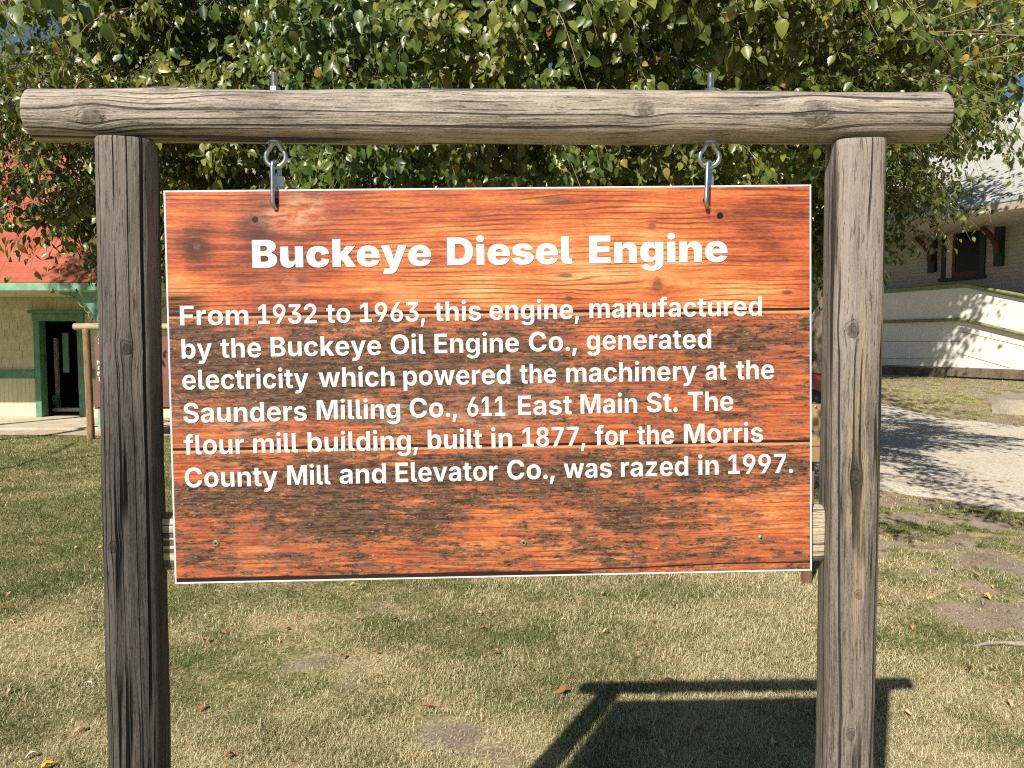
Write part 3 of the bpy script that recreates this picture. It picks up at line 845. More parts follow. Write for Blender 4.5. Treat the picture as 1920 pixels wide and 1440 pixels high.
# outlines of the sign's letters (advance: contours, 1000 units per em)
BODY_GLYPHS = ''',269:31,-192 28,-190 30,-175 32,-170 70,105 76,109 211,109 216,105 212,90 128,-190 121,-192
.269:114,-7 84,7 63,29 52,59 54,99 62,119 80,139 95,149 114,156 124,158 159,156 189,140 211,114 220,84 220,69 215,44 200,19 179,2 154,-8
1646:90,0 88,3 88,118 90,120 275,120 278,123 278,593 275,596 270,594 110,480 106,483 106,488 106,613 120,625 265,726 425,727 428,723 428,123 430,120 575,120 578,118 578,3 575,0
2646:71,0 68,3 70,108 362,383 393,418 413,448 423,468 430,503 428,533 423,553 406,582 386,600 366,609 336,617 286,616 271,610 246,596 226,576 216,558 209,543 205,508 201,504 66,504 64,508 65,548 79,598 95,628 121,662 141,680 161,695 186,710 226,726 266,734 291,737 346,737 371,734 431,719 471,700 506,676 532,648 552,618 563,593 572,558 574,543 574,498 563,453 538,403 514,368 488,338 436,282 411,260 278,128 281,122 581,122 584,118 584,3 581,0
3646:269,-8 219,2 174,18 139,36 99,67 78,93 57,128 44,173 42,198 44,204 189,204 197,178 217,148 249,127 284,116 329,114 369,121 389,131 411,148 430,178 435,193 438,213 438,233 431,263 421,283 413,293 389,314 369,325 339,334 314,337 224,337 220,343 222,438 382,598 383,603 379,606 79,606 76,608 76,723 79,727 559,727 564,725 565,623 563,618 384,447 362,423 414,419 439,414 474,400 504,384 524,369 545,348 556,333 576,298 586,273 590,253 593,223 590,173 576,128 555,93 516,53 494,37 444,11 364,-8
6646:280,-8 235,2 186,23 140,54 108,88 84,128 68,178 62,213 62,263 68,298 88,358 129,438 321,723 325,727 470,726 471,723 290,458 295,455 335,462 385,462 410,459 445,450 470,440 495,425 522,403 556,358 567,338 576,308 584,263 584,213 576,168 567,138 551,108 538,88 515,62 485,37 460,21 425,6 395,-2 365,-8 350,-10/315,107 290,112 265,122 245,136 230,153 220,168 210,193 204,223 204,248 209,273 218,298 231,318 255,340 270,350 300,359 350,359 370,354 395,339 415,320 425,307 437,283 442,263 444,218 441,198 432,173 422,158 405,137 390,126 355,111
7646:122,1 120,3 180,123 423,603 417,606 72,606 70,608 70,723 72,727 572,727 577,725 578,603 279,8 272,0
8646:271,-8 221,2 191,12 156,27 138,38 106,61 80,88 54,133 44,178 45,223 54,258 69,288 87,313 121,344 156,364 200,378 166,391 146,401 131,412 106,438 95,453 80,483 70,528 70,558 80,603 89,623 99,638 131,674 176,705 226,725 271,734 296,737 346,737 371,734 401,729 436,719 486,695 516,672 536,650 553,628 563,608 573,573 575,523 572,503 559,468 548,448 521,418 491,396 447,378 486,365 516,349 538,333 562,308 583,278 593,253 602,213 602,173 588,123 573,98 541,62 491,28 441,7 371,-8 296,-10/296,102 266,110 242,123 226,136 210,158 200,183 198,198 198,218 204,243 210,258 226,280 246,296 271,308 306,317 351,316 371,310 391,301 406,290 421,277 438,253 447,218 447,198 442,173 433,153 417,133 381,111 336,100/306,427 286,431 261,442 241,459 230,473 219,498 215,523 219,553 224,568 237,588 256,605 276,615 301,622 341,622 361,618 381,610 396,600 413,583 422,568 430,538 427,498 418,478 408,463 396,451 376,438 341,427
9646:175,2 174,3 184,18 358,273 355,275 325,267 310,266 260,266 220,272 190,282 160,296 131,318 108,343 93,363 78,393 64,448 64,533 78,583 93,618 119,653 140,674 160,689 205,715 250,730 270,734 310,737 370,734 425,720 470,700 520,660 550,622 568,588 581,538 584,473 581,443 567,388 547,343 522,298 477,228 324,3 320,0/305,368 285,372 260,382 240,397 223,418 210,443 204,458 201,488 203,518 213,553 240,589 260,604 280,614 310,620 330,620 360,615 385,604 399,593 421,568 432,548 441,518 441,468 427,428 418,413 398,393 375,378 360,372 335,367
A747:27,1 25,3 35,33 271,723 277,727 467,726 474,713 722,3 717,0 557,2 504,163 497,169 247,169 240,163 187,1/282,286 280,288 308,373 328,443 367,606 372,598 420,418 462,288 457,286
B662:69,0 66,3 66,723 69,727 404,726 459,714 484,705 514,690 534,676 556,653 571,633 585,603 595,553 595,533 591,503 586,483 576,463 566,448 548,428 529,411 493,393 466,383 469,377 494,374 519,365 554,346 584,317 611,273 620,238 623,208 622,173 615,143 595,98 585,83 562,58 529,35 489,17 444,6 399,0/219,122 215,128 215,318 219,320 374,319 394,314 419,304 433,293 456,268 466,243 470,223 470,203 464,183 450,158 429,141 394,127 359,122/219,422 215,428 215,603 219,606 364,604 384,600 404,590 432,563 441,543 445,513 440,488 431,468 419,454 404,441 389,432 349,422
C740:339,-8 334,-6 309,-3 274,6 214,32 164,67 142,88 117,118 98,148 77,188 58,248 46,328 48,418 50,423 58,478 74,528 88,563 113,603 144,640 169,664 189,680 220,698 254,714 289,725 344,736 404,737 439,734 464,730 529,710 574,684 608,658 640,623 671,573 685,533 696,483 694,479 549,479 545,483 541,503 526,533 509,557 474,585 434,600 414,604 364,604 324,595 289,578 250,543 227,508 213,473 202,428 196,368 198,328 200,323 202,298 207,273 227,218 238,198 254,179 270,163 294,146 314,136 344,127 374,122 394,122 399,124 424,126 449,132 469,141 494,157 515,178 526,193 534,208 549,249 694,249 696,238 685,193 676,168 650,123 623,88 594,61 569,42 513,13 479,2 424,-8
E607:69,0 66,3 66,723 69,727 549,727 553,723 553,608 549,604 217,603 215,598 215,433 217,428 524,427 526,423 526,313 524,307 219,307 215,303 215,128 219,124 553,123 555,118 555,3 549,0
F587:69,0 66,3 66,723 69,727 539,727 544,725 544,606 539,604 219,604 215,598 215,403 219,400 509,400 512,398 512,283 509,279 219,279 215,273 215,3 209,0
M932:69,0 66,3 66,723 69,727 289,727 294,726 296,723 416,383 436,308 464,182 470,183 497,308 517,383 636,723 639,727 864,727 866,723 866,3 864,0 719,0 716,3 716,403 722,533 722,578 719,586 655,358 536,18 530,3 524,0 409,0 402,3 277,353 248,448 214,570 210,563 210,518 213,383 215,378 215,3 209,0
O770:339,-8 274,7 214,32 184,52 159,72 138,93 107,133 77,188 57,253 46,328 48,418 50,423 58,478 74,528 88,563 113,603 133,628 164,660 189,680 214,695 269,719 334,734 369,737 424,736 464,729 499,720 529,708 564,690 608,658 646,618 661,598 676,573 696,533 706,503 714,468 722,428 723,388 725,378 722,298 706,223 695,193 681,163 650,113 599,62 554,31 509,11 479,1 414,-10/369,122 329,131 294,146 270,163 243,193 222,228 207,273 202,298 200,323 198,328 196,368 202,428 212,473 229,512 253,548 269,564 309,590 349,602 389,606 429,600 469,586 504,562 530,533 550,498 565,448 572,413 573,333 565,278 554,243 541,213 522,183 494,157 459,137 429,127 404,122
R657:69,0 66,3 66,723 69,727 394,726 454,714 489,699 514,685 529,674 556,648 574,623 589,597 605,543 610,508 610,473 601,418 590,388 570,353 558,338 524,307 482,283 634,3 629,0 474,0 470,3 332,258 329,260 219,260 215,258 215,3 209,0/219,380 215,383 215,603 219,606 349,604 374,599 404,588 424,574 435,563 451,533 456,503 456,478 446,438 434,420 423,408 394,391 359,382
S655:279,-9 224,2 179,16 144,35 115,57 83,92 58,137 43,197 42,222 44,226 184,226 193,192 202,172 219,151 239,136 259,126 279,121 319,114 344,114 379,120 399,126 428,142 445,157 455,172 461,187 463,217 460,232 451,247 439,260 404,280 349,298 219,331 174,350 124,381 98,407 84,427 74,447 62,492 62,542 72,587 92,627 103,642 126,667 169,698 219,720 274,733 299,736 369,736 394,733 454,719 489,704 534,673 555,652 576,622 591,592 600,557 603,522 599,520 464,520 458,527 455,542 446,562 419,590 394,602 374,608 354,611 309,611 274,603 254,594 237,582 224,566 217,552 215,542 216,507 223,492 239,474 269,455 309,441 424,413 454,403 499,384 547,352 576,322 595,292 605,267 613,227 612,172 600,127 580,92 565,72 529,42 494,20 439,1 384,-9
T668:260,2 259,598 255,604 40,604 38,608 38,723 40,727 625,727 630,725 630,606 625,604 415,604 410,602 409,3 405,0
a581:176,-8 136,2 106,15 84,32 64,52 54,67 39,102 34,137 35,182 49,227 70,257 81,268 106,284 136,299 186,313 321,330 346,336 361,345 368,352 372,367 372,382 366,402 351,424 326,439 306,444 271,444 246,440 231,434 212,422 201,411 181,381 61,402 51,405 50,407 59,432 80,467 116,503 131,514 161,529 201,543 246,551 296,553 346,548 401,534 441,514 464,497 482,477 496,457 506,437 517,397 518,2 516,0 381,0 378,2 378,72 376,76 363,57 336,28 326,20 291,2 251,-9 196,-10/251,91 246,93 226,95 211,100 192,112 184,122 176,137 174,162 175,172 184,192 201,209 221,219 256,228 336,241 366,250 371,254 374,247 372,182 367,162 358,142 340,122 316,105 291,96
b630:335,-6 300,2 265,23 234,54 216,84 210,86 206,84 205,2 200,0 65,0 62,4 62,724 65,728 205,728 209,724 210,455 215,456 240,496 265,521 290,536 315,546 340,552 380,553 405,550 425,546 465,530 498,509 536,469 552,444 571,404 586,339 589,304 591,299 591,249 586,204 577,159 552,99 532,69 510,45 490,28 465,12 440,2 400,-7 350,-8/315,108 290,113 275,118 250,136 230,164 220,184 209,224 206,249 206,294 209,319 219,359 228,379 242,399 260,416 290,431 310,435 340,435 380,421 412,389 427,359 436,324 441,284 441,259 439,254 437,224 426,184 417,164 402,144 385,127 370,118 335,108
c588:263,-8 238,-4 208,4 163,25 145,37 113,64 91,92 72,122 61,147 48,192 40,242 42,322 56,382 76,427 98,460 143,503 158,514 198,534 248,548 278,551 283,553 318,553 358,549 403,538 438,524 463,509 483,493 515,457 534,422 544,397 548,372 418,346 413,348 405,372 391,397 372,417 353,429 328,436 288,436 263,429 253,424 227,402 213,381 201,357 191,312 189,247 192,222 201,187 212,162 228,140 243,125 258,115 283,106 318,104 348,111 378,130 400,157 414,197 418,200 538,178 550,172 544,147 535,122 519,92 498,64 473,41 458,30 423,12 368,-6 323,-10
d630:233,-7 203,-2 178,7 148,24 123,43 107,59 81,94 66,124 48,184 42,219 40,244 42,329 52,379 66,419 81,449 102,479 133,510 178,536 203,545 233,551 268,553 303,550 318,546 343,534 358,526 384,504 400,484 418,454 420,459 420,724 423,728 563,728 568,726 569,4 563,0 428,0 424,4 424,84 418,86 384,39 358,17 343,8 328,2 293,-7/298,108 273,114 253,122 238,133 216,159 202,189 192,229 191,304 196,334 206,364 216,384 236,409 258,424 273,431 293,435 323,435 363,421 388,398 404,374 414,349 424,299 424,244 422,239 419,214 410,184 387,144 368,127 353,117 338,112
e596:268,-9 218,2 193,10 163,25 126,52 97,82 86,97 62,142 52,172 42,217 42,322 52,367 66,407 76,427 104,467 138,500 183,529 223,543 283,553 318,553 323,551 338,551 373,544 412,532 438,519 468,498 499,467 514,447 530,417 549,362 556,327 559,237 553,234 188,234 185,232 187,202 196,172 207,152 223,131 248,114 268,106 298,100 328,100 358,106 378,116 388,123 410,147 418,164 533,142 550,137 535,102 510,67 488,46 453,22 403,1 353,-9/188,326 186,332 187,342 196,372 217,407 228,418 253,433 283,441 333,440 348,435 368,424 390,402 400,387 410,362 416,332 413,326
f398:108,0 106,3 106,428 103,434 13,434 10,438 10,543 13,546 103,546 106,548 107,613 109,618 112,643 118,662 131,688 142,703 158,719 188,740 208,749 243,759 278,762 333,759 382,748 387,743 385,733 363,640 358,637 353,639 308,644 283,640 266,628 256,613 252,593 253,547 363,546 366,543 366,438 363,434 258,434 254,433 252,428 252,3 248,0
g632:253,-214 188,-200 133,-174 103,-150 87,-133 68,-103 61,-83 183,-48 202,-73 218,-86 253,-104 288,-109 328,-109 368,-98 399,-78 410,-63 419,-43 426,-8 426,92 423,96 413,95 388,58 372,42 348,26 323,16 298,10 253,8 203,15 159,32 118,60 97,82 76,112 58,152 46,197 40,242 42,327 48,362 61,407 72,432 87,457 106,482 128,504 163,529 198,543 248,553 273,553 303,550 328,542 363,524 373,516 404,482 418,457 423,454 426,457 426,542 428,546 563,546 568,544 569,-13 565,-48 554,-83 545,-103 535,-118 510,-148 483,-170 448,-190 383,-209 348,-214/283,121 253,132 233,146 216,167 202,192 191,242 192,317 207,367 221,392 243,414 264,427 283,433 323,434 348,428 373,414 390,397 401,382 410,362 420,332 426,287 424,247 422,242 420,222 410,187 399,167 378,143 353,126 333,121
h623:65,0 62,3 62,723 65,727 200,727 206,723 206,458 210,450 220,468 238,493 270,524 300,540 330,549 350,552 410,550 435,544 460,535 485,519 504,503 521,483 537,458 551,423 561,363 561,3 555,0 420,0 414,3 414,328 411,353 400,383 370,416 365,420 335,429 305,430 265,420 246,408 228,388 214,358 209,333 209,3 205,0
i271:63,2 62,543 68,546 208,544 209,3 203,0/128,617 108,622 88,631 67,653 61,663 56,683 57,708 62,723 72,738 83,749 98,759 113,765 128,767 158,765 173,760 193,746 204,733 210,723 215,703 214,673 205,653 183,631 163,622 143,617
k580:65,0 62,3 62,723 65,727 205,727 209,723 210,337 215,336 219,338 395,545 555,546 562,543 364,313 362,308 574,3 570,0 405,0 401,3 250,221 224,193 209,173 209,3 205,0
l309:185,-1 145,8 120,20 106,30 90,46 78,65 64,110 62,725 65,728 205,728 209,725 209,150 214,130 222,120 230,114 240,112 275,114 280,110 302,10 290,4 255,-2
m912:65,0 62,3 62,543 65,546 195,546 199,538 202,458 205,447 232,493 265,525 280,535 300,544 345,554 375,554 400,549 415,545 440,530 455,517 477,488 500,436 523,478 555,512 570,524 615,545 660,554 690,554 695,552 720,550 750,540 790,516 811,493 822,478 842,433 846,413 851,363 850,2 710,0 704,3 704,348 701,368 691,393 674,413 655,425 620,432 590,428 560,414 549,403 539,388 528,353 528,3 525,0 390,0 386,3 386,353 376,388 362,408 345,420 325,429 300,432 275,429 265,426 240,410 220,383 209,348 209,3 205,0
n622:65,0 62,3 62,543 65,546 200,544 202,448 205,439 223,473 251,508 280,530 300,540 330,549 350,552 395,552 415,549 460,535 490,515 518,488 537,458 551,423 556,398 561,343 561,3 555,0 420,0 414,3 414,328 411,353 400,383 370,416 365,420 335,429 305,430 265,420 246,408 228,388 214,358 209,333 209,3 205,0
o613:263,-8 238,-4 208,4 163,26 145,37 113,64 91,92 72,122 61,147 48,192 40,242 42,322 56,382 76,427 98,460 143,503 198,534 248,548 278,551 283,553 328,553 358,550 383,544 428,529 463,509 500,477 514,462 534,432 555,387 564,357 570,327 574,292 574,247 569,207 559,167 548,138 530,102 503,68 468,36 423,12 378,-4 333,-10/283,106 258,115 243,124 226,142 211,162 197,202 191,232 189,292 192,317 202,357 216,387 227,402 243,418 273,433 288,436 333,434 353,428 373,414 394,392 408,366 419,332 424,297 424,242 422,237 419,212 408,177 398,157 378,131 358,116 328,106 298,104
p630:65,-204 62,-201 62,544 65,546 205,545 206,459 210,453 217,459 238,494 260,516 286,534 315,546 340,552 395,552 425,546 465,530 495,511 536,469 552,444 571,404 582,364 588,329 589,304 591,299 591,249 586,204 577,159 552,99 520,55 495,32 475,18 440,2 400,-7 385,-8 345,-8 315,-2 290,7 260,26 234,54 216,84 210,85 209,-201 205,-204/315,108 290,113 275,118 250,136 230,164 220,184 209,224 206,249 206,294 209,319 219,359 228,379 242,399 260,416 290,431 310,435 340,435 380,421 412,389 427,359 436,324 441,284 441,259 439,254 437,224 426,184 417,164 402,144 385,127 370,118 335,108
r407:65,0 62,3 62,543 65,546 200,546 204,543 204,453 210,452 223,483 240,508 250,519 280,540 305,549 325,552 365,552 385,549 389,543 389,423 385,419 355,424 315,426 285,419 250,400 228,378 218,358 209,328 209,3 205,0
s560:231,-8 186,0 156,10 116,31 96,46 80,62 56,97 45,122 38,147 41,150 56,152 171,173 190,137 206,120 221,110 246,100 271,96 291,96 336,105 361,121 368,132 374,147 372,167 367,177 356,189 326,204 221,226 161,242 131,255 106,271 80,297 60,332 54,362 52,382 55,412 65,447 79,472 116,508 141,524 196,544 226,550 256,551 261,553 301,553 306,551 336,550 366,544 396,534 430,517 461,494 491,456 507,417 506,406 381,384 372,402 357,422 341,434 321,443 291,448 276,448 236,439 217,427 206,416 199,402 200,382 204,372 216,356 246,341 396,309 426,299 466,279 501,245 513,222 523,187 522,142 507,97 486,67 471,51 426,21 386,4 346,-6 301,-10
t366:218,-6 178,3 138,24 116,45 98,76 91,95 86,125 86,430 83,434 13,434 10,440 12,545 83,546 86,550 86,670 88,676 228,676 230,670 230,550 233,546 328,546 332,545 334,540 333,436 328,434 233,434 230,430 230,160 238,130 243,121 253,113 268,109 298,109 323,114 328,112 348,8 343,3 298,-6
u623:215,-4 195,-1 165,10 150,18 125,37 99,66 83,96 73,121 64,161 62,181 62,541 65,545 205,545 209,541 209,211 211,206 214,181 233,146 255,128 275,120 295,115 315,115 355,125 379,141 390,152 402,171 411,201 414,226 414,541 420,545 555,545 560,543 560,2 555,0 425,0 421,26 420,110 391,61 364,31 340,14 305,0 280,-5 235,-6
v600:218,0 211,13 16,543 23,546 168,546 172,543 260,273 284,188 298,128 303,119 336,253 429,543 433,546 578,546 582,543 385,3 378,0
w850:178,0 172,13 17,538 16,543 18,545 163,546 170,543 244,223 258,148 263,146 297,298 357,543 363,546 493,544 555,288 588,139 626,323 678,543 683,546 828,546 834,543 673,2 528,0 524,3 456,233 432,338 428,363 423,367 394,238 326,3 323,0
y602:108,-206 68,-197 60,-190 92,-85 98,-84 123,-91 158,-92 168,-91 188,-82 206,-65 214,-45 220,0 17,540 17,545 170,545 190,490 264,260 279,205 292,140 298,124 317,200 331,245 433,544 438,546 583,546 585,540 365,-40 345,-90 324,-125 309,-145 288,-166 258,-186 233,-197 183,-207
z573:61,0 58,3 58,88 61,92 327,423 321,427 71,427 67,433 67,543 71,546 501,546 505,543 504,448 253,123 256,117 511,117 514,113 514,3 511,0'''
TITLE_GLYPHS = '''B668:50,0 48,3 48,723 50,727 415,726 460,718 490,710 515,700 550,680 575,657 586,643 596,628 607,603 616,558 616,533 612,508 596,468 582,448 565,429 535,408 515,398 480,388 476,383 480,379 510,375 534,368 570,350 595,330 606,318 621,298 631,278 642,238 642,173 632,133 606,88 575,57 545,36 500,16 440,2 415,0/250,157 246,158 244,163 245,310 250,312 340,312 370,309 405,295 427,273 436,243 436,218 427,193 405,172 380,162 355,159 350,157/245,436 245,570 250,572 340,572 360,569 390,554 407,533 412,513 412,488 401,463 380,446 360,438 340,434 250,434
D723:50,0 48,3 48,723 50,727 350,727 390,724 440,714 485,699 525,680 570,649 611,608 645,557 657,533 671,493 681,453 686,418 688,328 686,308 676,253 657,193 642,163 611,118 570,78 525,46 470,22 430,10 360,0/250,167 246,168 244,173 244,558 250,560 345,559 390,550 405,545 425,534 446,518 470,482 482,448 491,383 491,343 486,298 472,248 455,220 435,199 425,191 405,182 370,172 340,169 335,167
E613:50,0 48,3 48,723 50,727 565,727 570,725 571,573 569,568 250,567 244,563 245,447 540,446 544,443 544,293 540,290 245,289 244,163 250,159 565,159 569,153 569,3 565,0
c603:268,-8 263,-6 238,-3 203,6 158,27 120,53 90,83 76,103 62,128 47,163 36,208 30,243 30,298 37,343 46,378 56,403 82,448 123,492 138,504 158,516 198,535 253,549 283,552 338,552 368,549 398,544 428,534 462,518 498,494 516,478 539,448 555,418 568,378 574,348 558,342 398,319 392,323 389,343 378,368 368,382 348,400 328,406 298,405 283,400 263,385 251,368 241,348 232,313 230,288 232,238 238,208 247,183 263,159 278,146 303,137 328,137 353,147 370,163 384,188 392,223 398,227 403,227 568,202 574,198 569,168 554,123 534,88 502,53 473,31 433,11 388,-2 333,-10
e606:268,-8 203,6 163,22 118,52 92,78 77,98 51,148 42,173 36,203 30,243 30,298 37,343 52,393 76,438 94,463 138,504 183,529 228,544 278,552 338,552 363,549 403,539 458,515 498,484 514,468 529,448 549,413 570,353 579,288 579,233 578,229 573,227 228,227 224,223 226,198 238,168 253,149 269,138 283,132 308,127 343,131 368,141 384,153 398,175 548,154 570,148 558,118 545,93 520,63 483,32 438,11 388,-3 338,-10/228,336 225,338 231,368 249,393 263,405 273,410 303,416 328,414 347,408 363,398 369,393 383,372 389,358 392,343 392,338 388,336
g647:258,-214 203,-204 173,-195 138,-180 113,-164 84,-138 66,-113 51,-78 50,-63 78,-57 108,-54 113,-52 218,-37 226,-53 238,-66 253,-74 268,-79 288,-84 323,-84 363,-75 380,-63 394,-48 404,-18 404,92 398,94 390,92 369,57 348,36 338,30 318,20 293,12 253,6 243,8 208,10 168,20 128,40 96,67 66,107 46,152 38,187 32,227 32,322 34,327 37,357 41,377 56,422 81,467 113,503 133,519 158,534 198,548 223,551 228,553 253,553 293,548 318,538 343,524 362,507 379,487 398,453 403,451 404,542 408,546 593,546 598,544 599,27 594,-28 588,-53 575,-88 556,-118 527,-148 498,-170 463,-188 418,-204 363,-214/313,146 293,150 278,156 264,167 250,187 242,202 237,222 234,257 232,262 232,282 236,317 242,342 251,362 266,382 273,389 293,399 333,401 343,398 363,388 378,372 388,356 400,322 404,292 404,252 395,207 386,187 376,172 363,160 343,150
i296:53,0 50,3 50,543 53,546 243,546 246,543 246,3 243,0/128,602 103,611 93,617 73,634 62,648 54,668 51,688 56,723 72,748 98,770 108,775 133,780 163,780 183,776 198,769 206,763 234,733 240,718 244,698 244,683 240,663 233,649 223,636 208,621 193,611 163,602
k606:53,0 50,3 50,723 53,727 243,727 246,723 246,368 248,362 254,363 268,383 383,544 388,546 598,546 602,543 421,308 422,303 608,2 603,0 388,0 285,178 278,188 273,190 246,153 246,3 243,0
l337:198,-1 168,4 138,12 113,24 93,39 82,50 67,75 52,120 50,135 50,725 53,728 243,728 246,725 247,165 252,155 263,147 273,144 303,144 308,140 335,15 328,9 278,-2
n649:53,0 50,3 50,543 53,546 233,544 238,427 256,463 280,498 308,524 348,544 388,552 448,550 473,544 493,535 522,518 538,506 565,473 574,458 590,418 599,373 600,3 598,0 408,0 404,3 404,318 394,353 378,376 353,390 323,394 298,390 273,376 258,357 251,343 247,323 246,3 243,0
s588:248,-8 243,-6 213,-3 163,10 128,26 98,46 72,68 46,103 32,133 27,153 27,163 203,189 208,187 222,158 238,140 268,126 308,122 338,128 353,136 364,153 364,158 361,168 353,179 333,190 318,194 193,217 153,228 118,242 83,267 68,283 46,323 39,353 41,413 56,453 73,477 108,508 138,525 163,535 218,548 263,552 343,550 398,540 453,518 493,490 510,473 525,453 535,433 543,396 528,392 373,371 365,388 353,404 323,418 303,422 283,422 253,415 239,403 234,393 236,373 253,356 263,352 438,319 478,305 513,284 539,258 555,228 559,213 562,188 559,143 548,113 527,78 493,47 468,30 443,18 393,1 338,-8
u649:203,-4 158,9 110,41 86,71 73,92 57,136 50,171 50,541 53,545 243,545 246,541 247,216 256,191 273,169 298,156 318,152 348,155 368,164 390,186 400,211 404,236 404,541 408,545 598,545 600,541 599,1 418,0 416,6 414,101 408,113 395,86 375,56 347,26 328,13 308,4 273,-5 223,-6
y636:119,-206 69,-196 54,-190 52,-185 92,-55 94,-52 99,-52 149,-62 179,-61 203,-50 215,-35 215,-25 210,-5 8,540 8,545 210,545 221,515 281,305 295,250 305,200 308,175 314,164 323,205 348,295 428,545 626,545 626,535 621,520 411,-35 401,-60 371,-115 354,-138 329,-161 299,-182 274,-192 249,-200 219,-206'''

# ================================================================== THE SIGN
YL, YR_ = 1.243, 1.279
beamL, beamR = at(66, 218, YL), at(1762, 221.5, YR_)
BR = .0418

def log_mesh(name, p0, p1, rx, ry, power, face, nu, nv, bumps=(), seed=0.0, wob=.0012, cap_bevel=.0035, side_bias=0.0):
    """a squared-off or round log from p0 to p1. face = direction that v=0 looks at. rx across, ry along face."""
    p0, p1 = Vector(p0), Vector(p1)
    d = (p1 - p0); L = d.length; d.normalize()
    fdir = Vector(face); fdir = (fdir - d * fdir.dot(d)).normalized()
    side = d.cross(fdir)
    # v grows from face towards 'side'
    a = np.linspace(-math.pi, math.pi, nv + 1)
    ca, sa = np.cos(a), np.sin(a)
    rr = 1.0 / (np.abs(ca / ry) ** power + np.abs(sa / rx) ** power) ** (1 / power)
    px, py = rr * sa, rr * ca
    per = np.r_[0, np.cumsum(np.hypot(np.diff(px), np.diff(py)))]
    per = per - per[nv // 2]
    us = np.linspace(0, L, nu)
    us = np.r_[0, 0, us[1:-1], L, L]
    sc = np.r_[.965, 1, np.ones(nu - 2), 1, .965]
    us[1] = cap_bevel; us[-2] = L - cap_bevel
    U, Vv = np.meshgrid(us, per, indexing='ij')
    amp = wob * ((fbm(U * 5 + seed, Vv * 18 + seed, 3, 3) - .5) * 3.0) + wob * .5 * ((fbm(U * 11 + seed, Vv * 190 + seed, 8, 2) - .5) * 2)
    amp += wob * 2.2 * (fbm(U * 2.2 + seed, U * 0 + 5, 12, 2) - .5)
    for (bu, bv, br_, bh) in bumps:
        amp += bh * np.exp(-((U - bu) ** 2 / (br_ * 1.5) ** 2 + (Vv - bv) ** 2 / br_ ** 2))
    amp[:, -1] = amp[:, 0]
    mult = (1 + amp / rr[None, :]) * sc[:, None]
    X = px[None, :] * mult; Y = py[None, :] * mult
    bm = bmesh.new()
    uvl = bm.loops.layers.uv.new('UVMap')
    n0 = len(us)
    vs = [[bm.verts.new(p0 + d * float(us[i]) + side * float(X[i, k]) + fdir * float(Y[i, k])) for k in range(nv)] for i in range(n0)]
    for i in range(n0 - 1):
        for k in range(nv):
            k2 = (k + 1) % nv
            f = bm.faces.new((vs[i][k], vs[i][k2], vs[i + 1][k2], vs[i + 1][k]))
            for lp, (ii, kk) in zip(f.loops, ((i, k), (i, k + 1), (i + 1, k + 1), (i + 1, k))):
                lp[uvl].uv = (float(us[ii]), float(per[kk]))
            f.smooth = True
    for ring, e in ((vs[0][::-1], 0), (vs[-1], n0 - 1)):
        f = bm.faces.new(ring)
        for lp in f.loops:
            co = lp.vert.co - (p0 + d * float(us[e]))
            lp[uvl].uv = (co.dot(side) * .1 + e * .01, co.dot(fdir))
    bmesh.ops.recalc_face_normals(bm, faces=bm.faces[:])
    me = bpy.data.meshes.new(name)
    bm.to_mesh(me); bm.free()
    try:
        me.set_sharp_from_angle(angle=R(42))
    except Exception:
        pass
    return me

BL = (beamR - beamL).length
def bu(px): return (px - 35) / 1755.0 * BL
# v>0 is the side 'd x face': d=+x, face=-y -> side = x cross -y = -z, so v>0 is down
M_BEAM = wood('weathered grey beam', (.47, .41, .345), (.165, .14, .115),
    knots=[(bu(165), .012, .017, 1), (bu(290), -.052, .022, .9), (bu(1195), -.001, .013, 1), (bu(1525), .006, .021, 1)],
    crack=.75, patch=.55, warm=((.52, .42, .31), .3), seed=1.0, crack_scale=22, flecks=.6)
M_POSTL = wood('dark weathered post', (.105, .091, .082), (.030, .026, .024),
    knots=[(2.0 - .37, .004, .010, 1), (1.30, -.022, .008, 1), (.76, -.028, .016, 1)],
    crack=1.0, patch=.35, seed=4.0, crack_scale=40, flecks=.5, bleach=(1.35, 2.05, (.25, .225, .195), .8), warm=((.15, .115, .09), .3))
M_POSTR = wood('grey weathered post', (.245, .208, .18), (.085, .070, .060),
    knots=[(1.66, -.014, .012, 1), (1.41, -.004, .010, .8), (1.21, .004, .007, .8), (.965, -.004, .008, .8)],
    crack=.8, patch=.3, seed=9.0, crack_scale=20, flecks=.45, stripe=(.004, .98, 1.85, .011, (.35, .26, .14)), bleach=(1.3, 2.1, (.36, .315, .27), .7), warm=((.25, .195, .145), .25))
M_BOARD = wood('pale split cross rail', (.66, .58, .45), (.36, .29, .20), crack=.8, patch=.5, seed=14.0, crack_scale=30, flecks=.5)

sign = thing('log_sign_frame', (-.02, 1.25, 0), 'large weathered grey log frame in the foreground, two posts and a round crossbeam', 'sign frame', 'log sign frames on the lawn')
def sp(o, root=sign):
    o.parent = root
    o.matrix_parent_inverse = Matrix.Translation(-Vector(root.location))
    return o
me = log_mesh('crossbeam', beamL, beamR, BR, BR * .985, 2.15, (0, -1, 0), 220, 56,
              bumps=[(bu(165), .012, .02, .0022), (bu(290), -.052, .025, .003), (bu(1195), 0, .018, .0016), (bu(1525), .006, .028, .003), (bu(700), .06, .05, .002)], seed=2.0, wob=.0017)
sp(link('crossbeam', me, None, M_BEAM))
